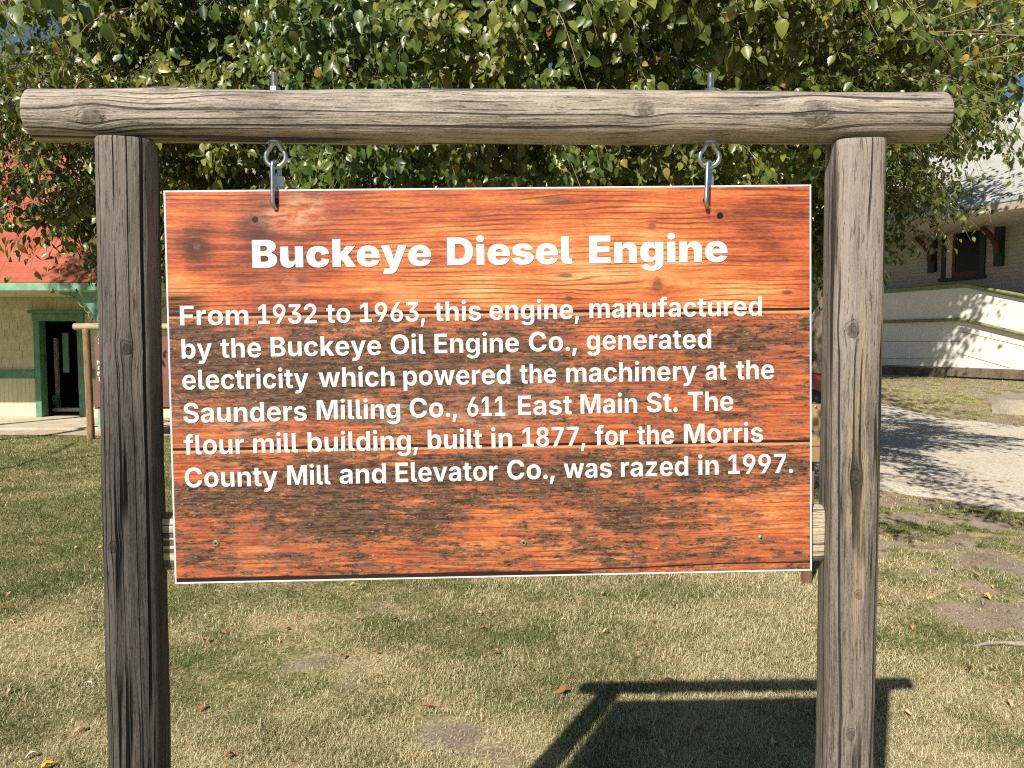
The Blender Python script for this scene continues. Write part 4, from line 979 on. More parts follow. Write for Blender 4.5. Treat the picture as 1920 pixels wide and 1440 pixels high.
# posts run up into a saddle under the beam
lt = at(243, 257, 1.238); lb = at(266, 1440, 1.236)
lt.z = at(240, 256, 1.213).z
k = (0 - lt.z) / (lb.z - lt.z)
lbase = lt + (lb - lt) * ((lt.z + .06) / (lt.z - lb.z))
me = log_mesh('post', (lbase.x - .0095, 1.249, lbase.z), (lt.x - .0095, 1.249, lt.z), .0460, .044, 3.3, (.22, -1, 0), 150, 60, bumps=[(.82, -.028, .03, .002), (1.70, 0, .02, .0015)], seed=6.0, wob=.0014)
pl_ = sp(link('post', me, None, M_POSTL)); pl_['label'] = 'dark grey left post of the frame'
rt = at(1608, 257, 1.270); rb_ = at(1586, 1440, 1.270)
rt.z = at(1608, 257, 1.236).z
rbase = rt + (rb_ - rt) * ((rt.z + .06) / (rt.z - rb_.z))
me = log_mesh('post', (rbase.x, 1.279, rbase.z), (rt.x, 1.279, rt.z), .0425, .0445, 4.2, (-.10, -1, 0), 150, 60, bumps=[(1.68, -.01, .03, .0018)], seed=16.0, wob=.0012)
pr_ = sp(link('post', me, None, M_POSTR)); pr_['label'] = 'lighter grey right post with a yellow split'
# cross rail behind the panel
ra, rb2 = at(299, 1015, 1.266), at(1547, 998, 1.292)
wl = (at(315, 962, 1.25).z - at(315, 1068, 1.25).z) / 2
me = log_mesh('cross_rail', ra, rb2, wl, .0175, 5.5, (0, -1, 0), 60, 36, seed=21.0, wob=.0008)
sp(link('cross_rail', me, None, M_BOARD))

M_ZINC = NT('zinc plated steel')
_p = M_ZINC.obj(); _n = M_ZINC.noise(_p, 220, 3, .6)
M_ZINC = M_ZINC.done(M_ZINC.mix(_n, (.38, .41, .44), (.58, .62, .66)), .32, .5, 1.0)
def eye_bolt(px):
    """threaded rod through the beam with a nut above and a teardrop eye below"""
    t = (at(px, 220, 1.25).x - beamL.x) / (beamR.x - beamL.x)
    c = beamL + (beamR - beamL) * t
    topz = at(px, 136, c.y).z
    nutz = c.z + BR
    bm_ = MB()
    prof = [(.0052, c.z)]
    z = c.z + .03
    while z < topz - .002:
        prof += [(.0052, z), (.0060, z + .0008), (.0052, z + .0016)]; z += .0019
    prof += [(.0054, topz - .001), (.004, topz)]
    bm_.lathe(prof, 14, Matrix.Translation((c.x, c.y, 0)))
    zt, zb = c.z - BR + .004, at(px, 317, c.y).z
    rr = .0165
    cz_ = zb + rr + .0035
    pts = [(c.x + .0015, c.y, zt + .008), (c.x + .0035, c.y, zt - .002)]
    for kk in range(17):
        a = R(52 - 284 * kk / 16)
        pts.append((c.x + rr * math.cos(a), c.y, cz_ + rr * math.sin(a)))
    pts += [(c.x - .0035, c.y, zt - .002), (c.x - .0015, c.y, zt + .008)]
    bm_.tube(pts, .0042, 10)
    bo = sp(bm_.build('eye_bolt', M_ZINC, None, True))
    n_ = MB()
    n_.lathe([(.0088, nutz - .004), (.0094, nutz - .003), (.0094, nutz + .005), (.0085, nutz + .0065)], 6, Matrix.Translation((c.x, c.y, 0)))
    nt = n_.build('nut', M_ZINC, None); nt.parent = bo
    w = MB(); w.lathe([(.015, c.z - BR - .002), (.015, c.z - BR + .001)], 20, Matrix.Translation((c.x, c.y, 0)))
    ws = w.build('washer', M_ZINC, None); ws.parent = bo
    return Vector((c.x, c.y, zb + .0035))
eL = eye_bolt(515); eR = eye_bolt(1337)

# quick links
def quick_link(eye, foot_px, foot_py, twist, tilt, label):
    h = .078; w = .0100; r = .0038
    topc = eye + Vector((0, 0, .0085))
    t = thing('quick_link', topc, label, 'quick link', 'steel links holding up the panel')
    pts = []
    for kk in range(9):
        a = math.pi * kk / 8
        pts.append((w * math.cos(a), 0, -w + w * math.sin(a)))
    for kk in range(1, 6):
        pts.append((-w, 0, -w - (h - 2 * w) * kk / 6))
    for kk in range(9):
        a = math.pi + math.pi * kk / 8
        pts.append((w * math.cos(a), 0, -h + w + w * math.sin(a)))
    for kk in range(1, 6):
        pts.append((w, 0, -h + w + (h - 2 * w) * kk / 6))
    b_ = MB(); b_.tube(pts, r, 10, True)
    b_.build('link', M_ZINC, t, True)
    n_ = MB(); n_.lathe([(.0060, -.040), (.0068, -.039), (.0068, -.022), (.0060, -.021)], 6, Matrix.Translation((w, 0, 0)))
    n_.build('sleeve_nut', M_ZINC, t)
    t.rotation_euler = (0, tilt, twist)
    return t
quick_link(eL, 513, 382, R(72), R(.5), 'steel quick link hanging straight down from the left eye bolt')
quick_link(eR, 1325, 380, R(62), R(7), 'steel quick link hanging at a slant from the right eye bolt')

# ------------------------------------------------------------------ printed panel
PW, PH = 1.08669, .65979
PYAW, PPIT, PROL = .02297, -.02571, -.01394
panel = thing('sign_panel', (-.03142, 1.25, 1.5079), 'orange and brown wood-print panel with white lettering about a diesel engine, hung from the beam', 'sign', None, (PPIT, PROL, PYAW))
def panel_mat():
    q = NT('printed barn wood')
    u, v, _ = q.sep(q.uv())
    S1, S2 = .4515, .2262
    seam_w = q.mul(q.sub(q.noise(q.vec(q.mul(u, 4), 1.0), 1, 3, .5), .5), .006)
    vv = q.add(v, q.add(seam_w, q.mul(q.sub(u, .54), .0035)))
    is1 = q.sm(vv, S1 - .0006, S1 + .0006)
    is3 = q.sm(vv, S2 - .0006, S2 + .0006, 1.0, 0.0)
    pid = q.add(q.mul(is1, 7.0), q.mul(is3, 13.0))
    # warped grain coordinate
    wob = q.noise(q.vec(q.mul(u, 1.9), q.mul(v, 5.0), pid), 1, 3, .5)
    g = q.add(v, q.mul(q.sub(wob, .5), .030))
    KN = [(.8235, .4933, .009, .011), (.6681, .5111, .015, .004), (.0524, .568, .007, .008), (.652, .6373, .028, .007), (.815, .593, .006, .005),
          (1.045, .478, .011, .004), (.33, .022, .016, .009), (.845, .018, .007, .018), (.395, .030, .006, .003), (.673, .472, .006, .005), (.15, .253, .006, .003)]
    kw = q.mul(q.sub(q.noise(q.vec(q.mul(u, 70.0), q.mul(v, 110.0), 2.0), 1, 4, .7), .5), 1.8)
    kd = None
    for (ku, kv, ra_, rb_) in KN:
        du, dv = q.sub(u, ku), q.sub(v, kv)
        e = q.add(q.m_('POWER', q.m_('DIVIDE', du, ra_), 2.0), q.m_('POWER', q.m_('DIVIDE', dv, rb_), 2.0))
        gs = q.m_('EXPONENT', q.mul(e, -.22))
        g = q.sub(g, q.mul(q.mul(dv, gs), .6))
        kd = e if kd is None else q.mn(kd, e)
    # growth lines
    ln = q.noise(q.vec(q.mul(u, 2.6), q.mul(g, 105.0), pid), 1, 3, .6)
    fine = q.noise(q.vec(q.mul(u, 11.0), q.mul(g, 210.0), pid), 1, 4, .75)
    grit = q.noise(q.vec(q.mul(u, 120.0), q.mul(g, 340.0), pid), 1, 3, .7)
    saw = q.m_('FRACT', q.add(q.mul(g, 122.0), q.mul(q.noise(q.vec(q.mul(u, 4.0), q.mul(g, 26.0), 3.0), 1, 3, .55), 2.6)))
    line = q.sm(q.m_('ABSOLUTE', q.sub(saw, .5)), .30, .42)
    lstr = q.sm(q.noise(q.vec(q.mul(u, 5.0), q.mul(v, 22.0), 5.0), 1, 4, .6), .36, .60)
    blot = q.noise(q.vec(q.mul(u, 8.0), q.mul(v, 17.0), pid), 1, 6, .7)
    blot2 = q.noise(q.vec(q.mul(u, 3.0), q.mul(v, 4.5), q.add(pid, 2.0)), 1, 3, .5)
    # sound orange timber
    tone = q.add(q.add(q.mul(ln, .40), q.add(q.mul(fine, .42), q.sub(q.mul(grit, .30), .21))), q.add(q.sub(q.mul(blot, .60), .16), q.mul(blot2, .30)))
    def blobs(lst):
        tot = None
        for (bu_, bv_, ra_, rb_, k_) in lst:
            e = q.add(q.m_('POWER', q.m_('DIVIDE', q.sub(u, bu_), ra_), 2.0), q.m_('POWER', q.m_('DIVIDE', q.sub(v, bv_), rb_), 2.0))
            t_ = q.mul(q.m_('EXPONENT', q.mul(e, -1.0)), k_)
            tot = t_ if tot is None else q.add(tot, t_)
        return tot
    bright = blobs([(.50, .475, .20, .05, .11), (.80, .53, .22, .05, .12), (.62, .59, .30, .04, .08), (.03, .50, .05, .03, .16), (.95, .47, .12, .03, .12),
                    (.08, .58, .06, .05, -.06), (.19, .535, .09, .06, -.20), (.26, .62, .10, .04, -.12), (1.0, .57, .07, .06, -.16), (.25, .465, .12, .02, -.16), (.15, .60, .03, .05, -.22), (.05, .56, .025, .05, -.20),
                    (1.0, .13, .10, .09, .10), (.62, .03, .14, .03, .10), (.50, .10, .14, .05, .05), (.30, .03, .2, .03, -.04)])
    streak = q.noise(q.vec(q.mul(u, 6.5), q.mul(g, 62.0), pid), 1, 4, .68)
    tone = q.add(tone, bright)
    tone = q.add(tone, q.mul(q.sub(streak, .5), .42))
    orange = q.ramp(q.sub(tone, .12), [(.22, (.065, .024, .017)), (.35, (.17, .046, .026)), (.45, (.36, .083, .033)), (.56, (.53, .138, .044)), (.68, (.62, .235, .080)), (.84, (.68, .40, .18))])
    orange = q.mix(q.mul(q.mul(line, lstr), .85), orange, (.15, .036, .018))
    # dirty brown paint remnants on planks two and three
    d2 = blobs([(.14, .37, .22, .07, .20), (.42, .36, .22, .06, .16), (.66, .36, .16, .05, .15), (.92, .40, .12, .035, .18), (.95, .33, .10, .04, .08), (.20, .31, .22, .04, .12), (.52, .30, .22, .03, .04), (.05, .39, .06, .05, .12),
                (.74, .385, .07, .04, -.20), (.86, .30, .16, .05, -.05), (.72, .26, .2, .03, -.10), (.06, .245, .10, .03, -.16), (.30, .25, .12, .03, -.06), (1.04, .36, .03, .08, -.10), (.98, .25, .12, .03, -.06),
                (.30, .165, .30, .045, .22), (.72, .175, .30, .035, .19), (.98, .175, .08, .03, .10), (.25, .098, .13, .035, .22), (.10, .14, .06, .04, .15), (.435, .10, .035, .03, .26), (.78, .09, .07, .045, .20), (.33, .085, .05, .03, .12), (.09, .05, .07, .03, .10), (.88, .03, .10, .02, .06), (.63, .11, .06, .02, .08), (.04, .19, .06, .025, -.16), (.13, .09, .025, .05, -.3), (.57, .10, .08, .04, -.10), (1.0, .10, .10, .07, -.12)])
    pn = q.noise(q.vec(q.mul(u, 20.0), q.mul(v, 80.0), pid), 1, 6, .8)
    pn2 = q.noise(q.vec(q.mul(u, 9.0), q.mul(v, 24.0), q.add(pid, 5.0)), 1, 4, .6)
    pn3 = q.noise(q.vec(q.mul(u, 55.0), q.mul(v, 190.0), 1.0), 1, 4, .75)
    lowest = q.sub(1.0, is1)
    dirt = q.add(q.add(q.mul(q.sub(pn, .5), 2.5), q.mul(q.sub(pn2, .5), 1.2)), q.add(q.mul(q.sub(pn3, .5), 1.15), q.add(q.mul(d2, 1.35), -.06)))
    dmask = q.mul(q.sm(dirt, .02, .07), lowest)
    stain = q.mul(q.sm(dirt, -.42, .06), lowest)
    dk = q.mix(q.sm(q.add(q.mul(pn3, .5), q.mul(fine, .5)), .40, .60), (.022, .014, .011), (.15, .088, .055))
    redbr = q.mix(q.sm(fine, .35, .65), (.15, .055, .034), (.33, .125, .070))
    col = q.mix(q.mul(stain, .80), orange, redbr)
    col = q.mix(q.mul(dmask, .93), col, dk)
    pep = q.noise(q.vec(q.mul(u, 75.0), q.mul(v, 150.0), 6.0), 1, 3, .7)
    pm = q.mul(q.sm(dirt, -.40, .10), lowest)
    col = q.mix(q.mul(q.sm(pep, .56, .62), q.mul(pm, .8)), col, (.028, .017, .013))
    col = q.mix(q.mul(q.sm(pep, .40, .34), q.mul(pm, .55)), col, (.40, .20, .10))
    # pale dust and flecks
    fl = q.mul(q.sm(q.noise(q.vec(q.mul(u, 130.0), q.mul(v, 210.0), 8.0), 1, 2, .6), .66, .72), lowest)
    col = q.mix(q.mul(fl, .45), col, (.50, .36, .25))
    dust = blobs([(.21, .615, .05, .022, .7), (.235, .635, .03, .02, .5), (.36, .285, .05, .018, .6), (.52, .27, .10, .02, .55), (.20, .50, .04, .02, .3), (.11, .27, .09, .03, .4), (.60, .33, .14, .03, .25), (.15, .05, .04, .04, .25)])
    dn = q.sm(q.noise(q.vec(q.mul(u, 30.0), q.mul(v, 80.0), 4.0), 1, 4, .65), .42, .62)
    col = q.mix(q.mul(q.mn(dust, .8), q.mul(dn, .85)), col, (.60, .40, .26))
    # small stains everywhere
    sp_ = q.sm(q.noise(q.vec(q.mul(u, 28.0), q.mul(v, 60.0), 12.0), 1, 3, .55), .67, .76)
    col = q.mix(q.mul(sp_, .6), col, (.13, .038, .022))
    # knots
    kd = q.add(kd, kw)
    kk = q.sm(kd, .45, 1.1, 1.0, 0.0)
    kcol = q.mix(q.sm(fine, .3, .7), (.065, .028, .02), (.24, .10, .06))
    col = q.mix(q.mul(kk, .85), col, kcol)
    kr = q.sm(q.m_('ABSOLUTE', q.sub(kd, 1.2)), 0.0, .5, 1.0, 0.0)
    col = q.mix(q.mul(kr, .35), col, (.11, .035, .02))
    # joints between planks and the dark lower arris
    for (s_, w_) in ((S1, .0031), (S2, .0029)):
        j = q.sm(q.m_('ABSOLUTE', q.sub(vv, s_)), w_ * .55, w_ * 1.1, 1.0, 0.0)
        col = q.mix(j, col, (.018, .010, .008))
        hl = q.sm(q.m_('ABSOLUTE', q.sub(vv, s_ - .0045)), .0008, .003, 1.0, 0.0)
        col = q.mix(q.mul(hl, .45), col, (.85, .42, .18))
    # darker worn end of plank one at the far left
    we = q.mul(q.sm(u, .035, .09, 1.0, 0.0), q.sm(q.m_('ABSOLUTE', q.sub(vv, .468)), .012, .022, 1.0, 0.0))
    col = q.mix(q.mul(we, q.sm(fine, .3, .6)), col, (.03, .016, .012))
    bb = q.add(v, q.mul(q.sub(q.noise(q.vec(q.mul(u, 9.0), 7.0), 1, 3, .5), .5), .004))
    thick = q.sm(u, .66, .75, .0095, .0)
    low_ = q.sm(q.sub(bb, thick), -.0006, .0012, 1.0, 0.0)
    ridge = q.mul(q.sm(q.m_('ABSOLUTE', q.sub(bb, q.sm(u, .66, 1.0, .010, .0155))), .0006, .0020, 1.0, 0.0), q.sm(u, .60, .72))
    col = q.mix(q.mx(low_, ridge), col, (.022, .010, .010))
    # screw and link holes, the shade inside them painted as dark discs
    for (hu, hv) in ((.1499, .6105), (.931, .609), (.1850, .6400), (.9070, .6350)):
        d_ = q.m_('SQRT', q.add(q.m_('POWER', q.sub(u, hu), 2.0), q.m_('POWER', q.sub(v, hv), 2.0)))
        col = q.mix(q.sm(d_, .0050, .0060, 1.0, 0.0), col, (.01, .008, .006))
    # white unprinted edge
    ed = q.mn(q.mn(u, q.sub(PW, u)), q.mn(v, q.sub(PH, v)))
    col = q.mix(q.sm(ed, .0022, .0030, 1.0, 0.0), col, (.66, .66, .66))
    return q.done(col, .42, .32)
M_PANEL = panel_mat()
M_PVC = plain('white sheet edge', (.80, .80, .80), .5, .04, 30, 0)
bm = bmesh.new()
uvl = bm.loops.layers.uv.new('UVMap')
vs = {}
for sx in (-1, 1):
    for sy in (0, 1):
        for sz in (-1, 1):
            vs[sx, sy, sz] = bm.verts.new((sx * PW / 2, sy * .006, sz * PH / 2))
def qf(*ks):
    return bm.faces.new([vs[k_] for k_ in ks])
f0 = qf((-1, 0, -1), (1, 0, -1), (1, 0, 1), (-1, 0, 1))
for lp, uvc in zip(f0.loops, ((0, 0), (PW, 0), (PW, PH), (0, PH))):
    lp[uvl].uv = uvc
for ks in (((1, 1, -1), (-1, 1, -1), (-1, 1, 1), (1, 1, 1)), ((-1, 1, -1), (-1, 0, -1), (-1, 0, 1), (-1, 1, 1)), ((1, 0, -1), (1, 1, -1), (1, 1, 1), (1, 0, 1)), ((-1, 0, 1), (1, 0, 1), (1, 1, 1), (-1, 1, 1)), ((-1, 1, -1), (1, 1, -1), (1, 0, -1), (-1, 0, -1))):
    f = qf(*ks); f.material_index = 1
me = bpy.data.meshes.new('board'); bm.to_mesh(me); bm.free()
me.materials.append(M_PANEL); me.materials.append(M_PVC)
link('board', me, panel)

# lettering -----------------------------------------------------------
def parse(s):
    D = {}
    i = 0
    for rec in s.split('\n'):
        ch, rest = rec[0], rec[1:]
        a, cs = rest.split(':', 1)
        D[ch] = (int(a), [[tuple(map(int, p.split(','))) for p in c.split()] for c in cs.split('/')])
    return D
GB, GT = parse(BODY_GLYPHS), parse(TITLE_GLYPHS)
M_LET = plain('white vinyl lettering', (.64, .655, .64), .45, .03, 30, 0)
def word_splines(word, G, track=0):
    x = 0; out = []
    for ch in word:
        a, cs = G[ch]
        out += [[(px + x, py) for px, py in c] for c in cs]
        x += a + track
    xs_ = [p[0] for c in out for p in c]
    return out, min(xs_), max(xs_)
def lettering(name, words, parent, mat, depth, loc):
    """words: (text, x0, x1, baseline0, capheight, glyphs)"""
    cu = bpy.data.curves.new(name, 'CURVE')
    cu.dimensions = '2D'; cu.fill_mode = 'FRONT'
    for (w, xa, xb, yb, cap, G) in words:
        sp_, mn_, mx_ = word_splines(w, G)
        kx = (xb - xa) / (mx_ - mn_); ky = cap / 728.0
        for c in sp_:
            s_ = cu.splines.new('POLY'); s_.points.add(len(c) - 1)
            for p_, (x, y) in zip(s_.points, c):
                p_.co = (xa + (x - mn_) * kx, yb + y * ky, 0, 1)
            s_.use_cyclic_u = True
    tmp = bpy.data.objects.new('tmp', cu); COL.objects.link(tmp)
    dg = bpy.context.evaluated_depsgraph_get()
    me = bpy.data.meshes.new_from_object(tmp.evaluated_get(dg))
    me.name = name
    bpy.data.objects.remove(tmp); bpy.data.curves.remove(cu)
    me.transform(Matrix.Rotation(R(90), 4, 'X'))
    o = link(name, me, parent, None)
    me.materials.clear(); me.materials.append(mat)
    o.location = loc
    return o
LINES = [
 ((.5297, .5314), .0464, [('Buckeye', .144, .442), ('Diesel', .4689, .6801), ('Engine', .7081, .9431)]),
 ((.4356, .4399), .0327, [('From', .0217, .135), ('1932', .151, .2488), ('to', .2648, .3049), ('1963,', .321, .4302), ('this', .4463, .5244), ('engine,', .5388, .6904), ('manufactured', .7076, 1.0016)]),
 ((.3803, .3863), .0328, [('by', .0226, .073), ('the', .0872, .1547), ('Buckeye', .1707, .3554), ('Oil', .3715, .4298), ('Engine', .4451, .5874), ('Co.,', .6045, .686), ('generated', .7023, .9143)]),
 ((.328, .3315), .0329, [('electricity', .0226, .2325), ('which', .2495, .3766), ('powered', .3918, .572), ('the', .5882, .6498), ('machinery', .667, .8891), ('at', .9046, .9403), ('the', .9568, 1.0219)]),
 ((.272, .2793), .033, [('Saunders', .0226, .2283), ('Milling', .2453, .3852), ('Co.,', .4014, .4815), ('611', .4987, .5628), ('East', .5845, .6761), ('Main', .6906, .7871), ('St.', .8035, .8565), ('The', .8739, .9517)]),
 ((.2186, .2242), .0331, [('flour', .0218, .1223), ('mill', .1375, .2126), ('building,', .2287, .4145), ('built', .4308, .5229), ('in', .5383, .5736), ('1877,', .5908, .698), ('for', .7144, .7709), ('the', .7864, .8495), ('Morris', .8669, 1.0027)]),
 ((.1631, .1699), .0332, [('County', .0218, .177), ('Mill', .1931, .2657), ('and', .281, .3592), ('Elevator', .3754, .5481), ('Co.,', .5644, .6453), ('was', .6607, .7428), ('razed', .7583, .8736), ('in', .891, .9259), ('1997.', .9425, 1.0539)]),
]
def words_of(ls, G):
    out = []
    for (b0, b1), cap, ws in ls:
        for w, xa, xb in ws:
            out.append((w, xa - PW / 2, xb - PW / 2, b0 + (b1 - b0) * (((xa + xb) / 2 - .02) / 1.0) - PH / 2, cap, G))
    return out
for w_ in words_of(LINES[:1], GT):
    lettering('title_word', [w_], panel, M_LET, .0006, (0, -.0008, 0))
lettering('paragraph_lettering', words_of(LINES[1:], GB), panel, M_LET, .0006, (0, -.0008, 0))
M_SCREW = NT('dull brass screw'); M_SCREW = M_SCREW.done((.36, .31, .17), .45, .5, .7)
M_DARK = NT('dark recess'); M_DARK = M_DARK.done((.012, .01, .008), .8, .1)
for (su, sv) in ((.0705, .0677), (.5906, .0579), (.9987, .0577)):
    T_ = Matrix.Translation((su - PW / 2, 0, sv - PH / 2)) @ Matrix.Rotation(R(90), 4, 'X')
    m = MB(); m.lathe([(.0054, -.001), (.0054, .0012), (.0044, .0021), (.0020, .0021), (.0018, .0012)], 18, T_)
    s_ = m.build('screw', M_SCREW, panel, True)
    m = MB(); m.lathe([(.0019, .0012), (.0019, .0019)], 6, T_); d_ = m.build('socket', M_DARK, None); d_.parent = s_

# ================================================================== SECOND SIGN by the porch
M_LOG2 = wood('tan weathered log', (.62, .50, .36), (.38, .27, .17), crack=.4, patch=.5, seed=31.0)
M_POST2 = wood('brown weathered post', (.36, .22, .12), (.17, .10, .055), crack=.4, patch=.5, seed=33.0, warm=((.50, .34, .18), .5))
s2b = on_ground(168, 823.5)
Y2 = s2b.y
sign2 = thing('log_sign_frame', (s2b.x + .8, Y2, 0), 'small far log sign frame with a tan beam beside the porch door', 'sign frame', 'log sign frames on the lawn')
def sp2(o): return sp(o, sign2)
b0_, b1_ = at(139, 612.5, Y2), at(139, 612.5, Y2) + Vector((1.95, .03, 0))
sp2(link('crossbeam', log_mesh('crossbeam', b0_, b1_, .052, .05, 2.2, (0, -1, 0), 30, 20, seed=3.3, wob=.003), None, M_LOG2))
for x_ in (b0_.x + .19, b1_.x - .16):
    sp2(link('post', log_mesh('post', (x_ + .02, Y2 + .005, -.05), (x_, Y2 + .005, b0_.z - .036), .055, .05, 2.6, (0, -1, 0), 30, 20, seed=x_, wob=.003), None, M_POST2))
rl = at(172, 761, Y2)
m = MB(); m.box((b0_.x + .28, Y2 + .005, rl.z - .055), (b1_.x - .2, Y2 + .035, rl.z + .055), .006); sp2(m.build('cross_rail', M_BOARD))
M_MAROON = plain('faded maroon panel', (.20, .085, .075), .5, .12, 3, .02)
pt_, pb_ = at(178, 631, Y2), at(178, 763, Y2)
panel2 = thing('sign_panel', (pt_.x + .66, Y2 - .012, (pt_.z + pb_.z) / 2), 'maroon sign panel with white lettering hung in the small far frame', 'sign')
PW2, PH2 = 1.32, pt_.z - pb_.z
m = MB(); m.box((-PW2 / 2, -.006, -PH2 / 2), (PW2 / 2, 0, PH2 / 2), .002); m.build('board', M_MAROON, panel2)
# only the first letters of its lines show past the post
def row2(py, px0, w, hpx):
    zb = at(px0, py, Y2).z - panel2.location.z
    xa = at(px0, py, Y2).x - panel2.location.x
    return zb, xa, hpx / FPX * Y2
W2 = []
for (txt, py, px0, wpx, hpx, G) in (('S', 646, 185, 14, 13, GT), ('A', 674, 187.5, 10, 9, GB), ('M', 683.5, 183, 13, 7.5, GT), ('R', 693.5, 184.5, 11, 7.5, GT), ('M', 704, 184, 13, 7.5, GT), ('E', 714.5, 186.5, 8, 7.5, GT)):
    zb, xa, cap = row2(py, px0, wpx, hpx)
    if txt not in G:
        G = GB if txt in GB else G
    if txt in G:
        W2.append((txt, xa, xa + wpx / FPX * Y2, zb, cap, G))
for w_ in W2:
    lettering('letter', [w_], panel2, M_LET, .001, (0, -.0075, 0))

# ================================================================== INFORMATION POST in the gap by the right post
ip = on_ground(1512, 1094)
info = thing('information_post', ip, 'thin brown post carrying a tan box, glimpsed between the panel and the right post', 'post')
M_BROWNST = plain('brown painted steel', (.15, .085, .055), .5, .2, 20, .1)
M_TANBOX = plain('tan painted metal box', (.36, .235, .12), .45, .08, 10, .03)
m = MB(); m.box((-.028, -.02, -.05), (.028, .02, 1.19), .004); m.build('post', M_BROWNST, info)
ptb, pbb = at(1537, 755, ip.y), at(1537, 862, ip.y)
m = MB(); m.box((-.34, -.10, pbb.z), (ptb.x - ip.x, -.022, ptb.z), .014); bx_ = m.build('box', M_TANBOX, info, True)
zz = at(1537, 830, ip.y).z
m = MB(); m.box((-.345, -.108, zz - .006), (ptb.x - ip.x + .003, -.1005, zz + .006), .002); l_ = m.build('lid_lip', M_TANBOX, None); l_.parent = bx_
sx_ = at(1530, 763, ip.y - .1)
m = MB(); m.lathe([(.008, 0), (.008, .003), (.005, .005)], 12, Matrix.Translation((sx_.x - ip.x, -.1005, sx_.z)) @ Matrix.Rotation(R(90), 4, 'X')); l_ = m.build('screw', M_ZINC, None, True); l_.parent = bx_

# ================================================================== FALLEN LEAVES, ROOT
def leaf_mat(name, a, b):
    q = NT(name)
    o = q.n('ShaderNodeObjectInfo').outputs['Random']
    n = q.noise(q.obj(), 60, 3, .6)
    c = q.mix(q.sm(q.add(q.mul(n, .6), q.mul(o, .4)), .25, .75), a, b)
    return q.done(c, .7, .2)
M_LB = leaf_mat('dry brown leaf', (.24, .10, .045), (.46, .24, .12))
M_LT = leaf_mat('bleached tan leaf', (.46, .28, .17), (.62, .42, .28))
M_LY = leaf_mat('yellow leaf', (.55, .33, .04), (.66, .48, .10))
M_LW = leaf_mat('pale bleached scrap', (.62, .56, .46), (.75, .70, .60))
def fallen_leaf_mesh(seed, mat):
    rnd = random.Random(seed)
    n = 9; V = []; F = []
    L, W = .07, .045
    for i in range(n):
        t = i / (n - 1)
        w = W * math.sin(math.pi * min(1, t * .93 + .03)) ** .8 * (1 - .3 * t)
        c = .012 * math.sin(math.pi * t) + .014 * t * t * rnd.uniform(.2, 1.3)
        for k in (-1, -.5, 0, .5, 1):
            V.append(((t - .5) * L, k * w * .5 * rnd.uniform(.9, 1.08), c + abs(k) ** 1.5 * w * rnd.uniform(.25, .55) - .002))
    for i in range(n - 1):
        for k in range(4):
            a = i * 5 + k
            F.append((a, a + 1, a + 6, a + 5))
    s0 = len(V)
    V += [(-L * .5, -.001, .0), (-L * .5, .001, 0), (-L * .82, .0015, .006), (-L * .82, .0005, .007)]
    F.append((s0, s0 + 1, s0 + 2, s0 + 3))
    me = mesh_from('fallen_leaf', V, F, True)
    me.materials.append(mat)
    return me
LEAFM = {'b': [fallen_leaf_mesh(k, M_LB) for k in range(3)], 't': [fallen_leaf_mesh(10 + k, M_LT) for k in range(2)], 'y': [fallen_leaf_mesh(20 + k, M_LY) for k in range(2)], 'w': [fallen_leaf_mesh(30, M_LW)]}
LEAFL = {'b': ('dry brown curled leaf fallen on the lawn', 'brown fallen leaves'), 't': ('bleached tan leaf fallen on the lawn', 'tan fallen leaves'), 'y': ('yellow leaf fallen on the lawn', 'yellow fallen leaves'), 'w': ('pale bleached scrap of leaf lying on the lawn', 'pale leaf scraps')}
spots = [(1057, 1299, 'b', 1.5), (928, 1226, 'b', 1.1), (740, 1165, 'b', 1), (672, 1164, 't', 1), (662, 1098, 'y', .9), (905, 1181, 'b', .9), (943, 1097, 'b', .8), (1131, 1115, 't', .9), (1137, 1186, 't', 1),
         (1056, 1165, 't', .8), (898, 1151, 't', .8), (1256, 1148, 't', .8), (1223, 1148, 'b', .8), (1210, 1210, 'b', .8), (1253, 1279, 't', 1.3), (642, 1232, 'b', 1.0), (385, 1205, 'b', 1.3), (418, 1190, 'b', 1), (1290, 1150, 't', .9), (1371, 1158, 't', .9),
         (388, 1156, 'w', .9), (540, 1182, 't', 1), (430, 1420, 'b', .9), (802, 1327, 'b', .9), (705, 1225, 'b', .7), (520, 1205, 't', .8), (560, 1160, 'b', .8), (380, 1330, 'b', .9),
         (15, 1115, 't', 1.1), (12, 1145, 'b', 1), (170, 1055, 't', 1), (172, 1166, 'b', .8), (20, 1168, 't', .8), (22, 1297, 't', 1), (60, 1420, 'w', 1), (90, 1440, 'y', 1.2), (150, 1370, 't', 1), (165, 1285, 'w', .9), (120, 985, 'y', .8), (8, 925, 'y', 1.0), (50, 905, 't', .9), (68, 928, 't', .8), (138, 916, 't', .9), (157, 932, 't', .9), (180, 918, 'y', .9), (152, 861, 'y', 1.0), (175, 905, 'y', .9), (152, 888, 't', .9), (190, 1027, 'y', 1), (75, 1020, 'b', .9), (143, 1027, 't', .9),
         (1655, 1007, 'b', 1.2), (1848, 1121, 'y', 1.5), (1755, 1067, 'y', .9), (1830, 1081, 't', 1.2), (1858, 1101, 'y', .8), (1708, 1178, 'b', 1.0), (1816, 1258, 'b', 1.2), (1800, 1120, 't', 1), (1647, 1136, 'b', 1), (1783, 1066, 't', .8), (1736, 1092, 't', .8), (1890, 1320, 't', 1), (1700, 1340, 't', .9), (1310, 1375, 'b', 1.2), (1240, 1415, 't', .9), (1450, 1395, 't', .9)]
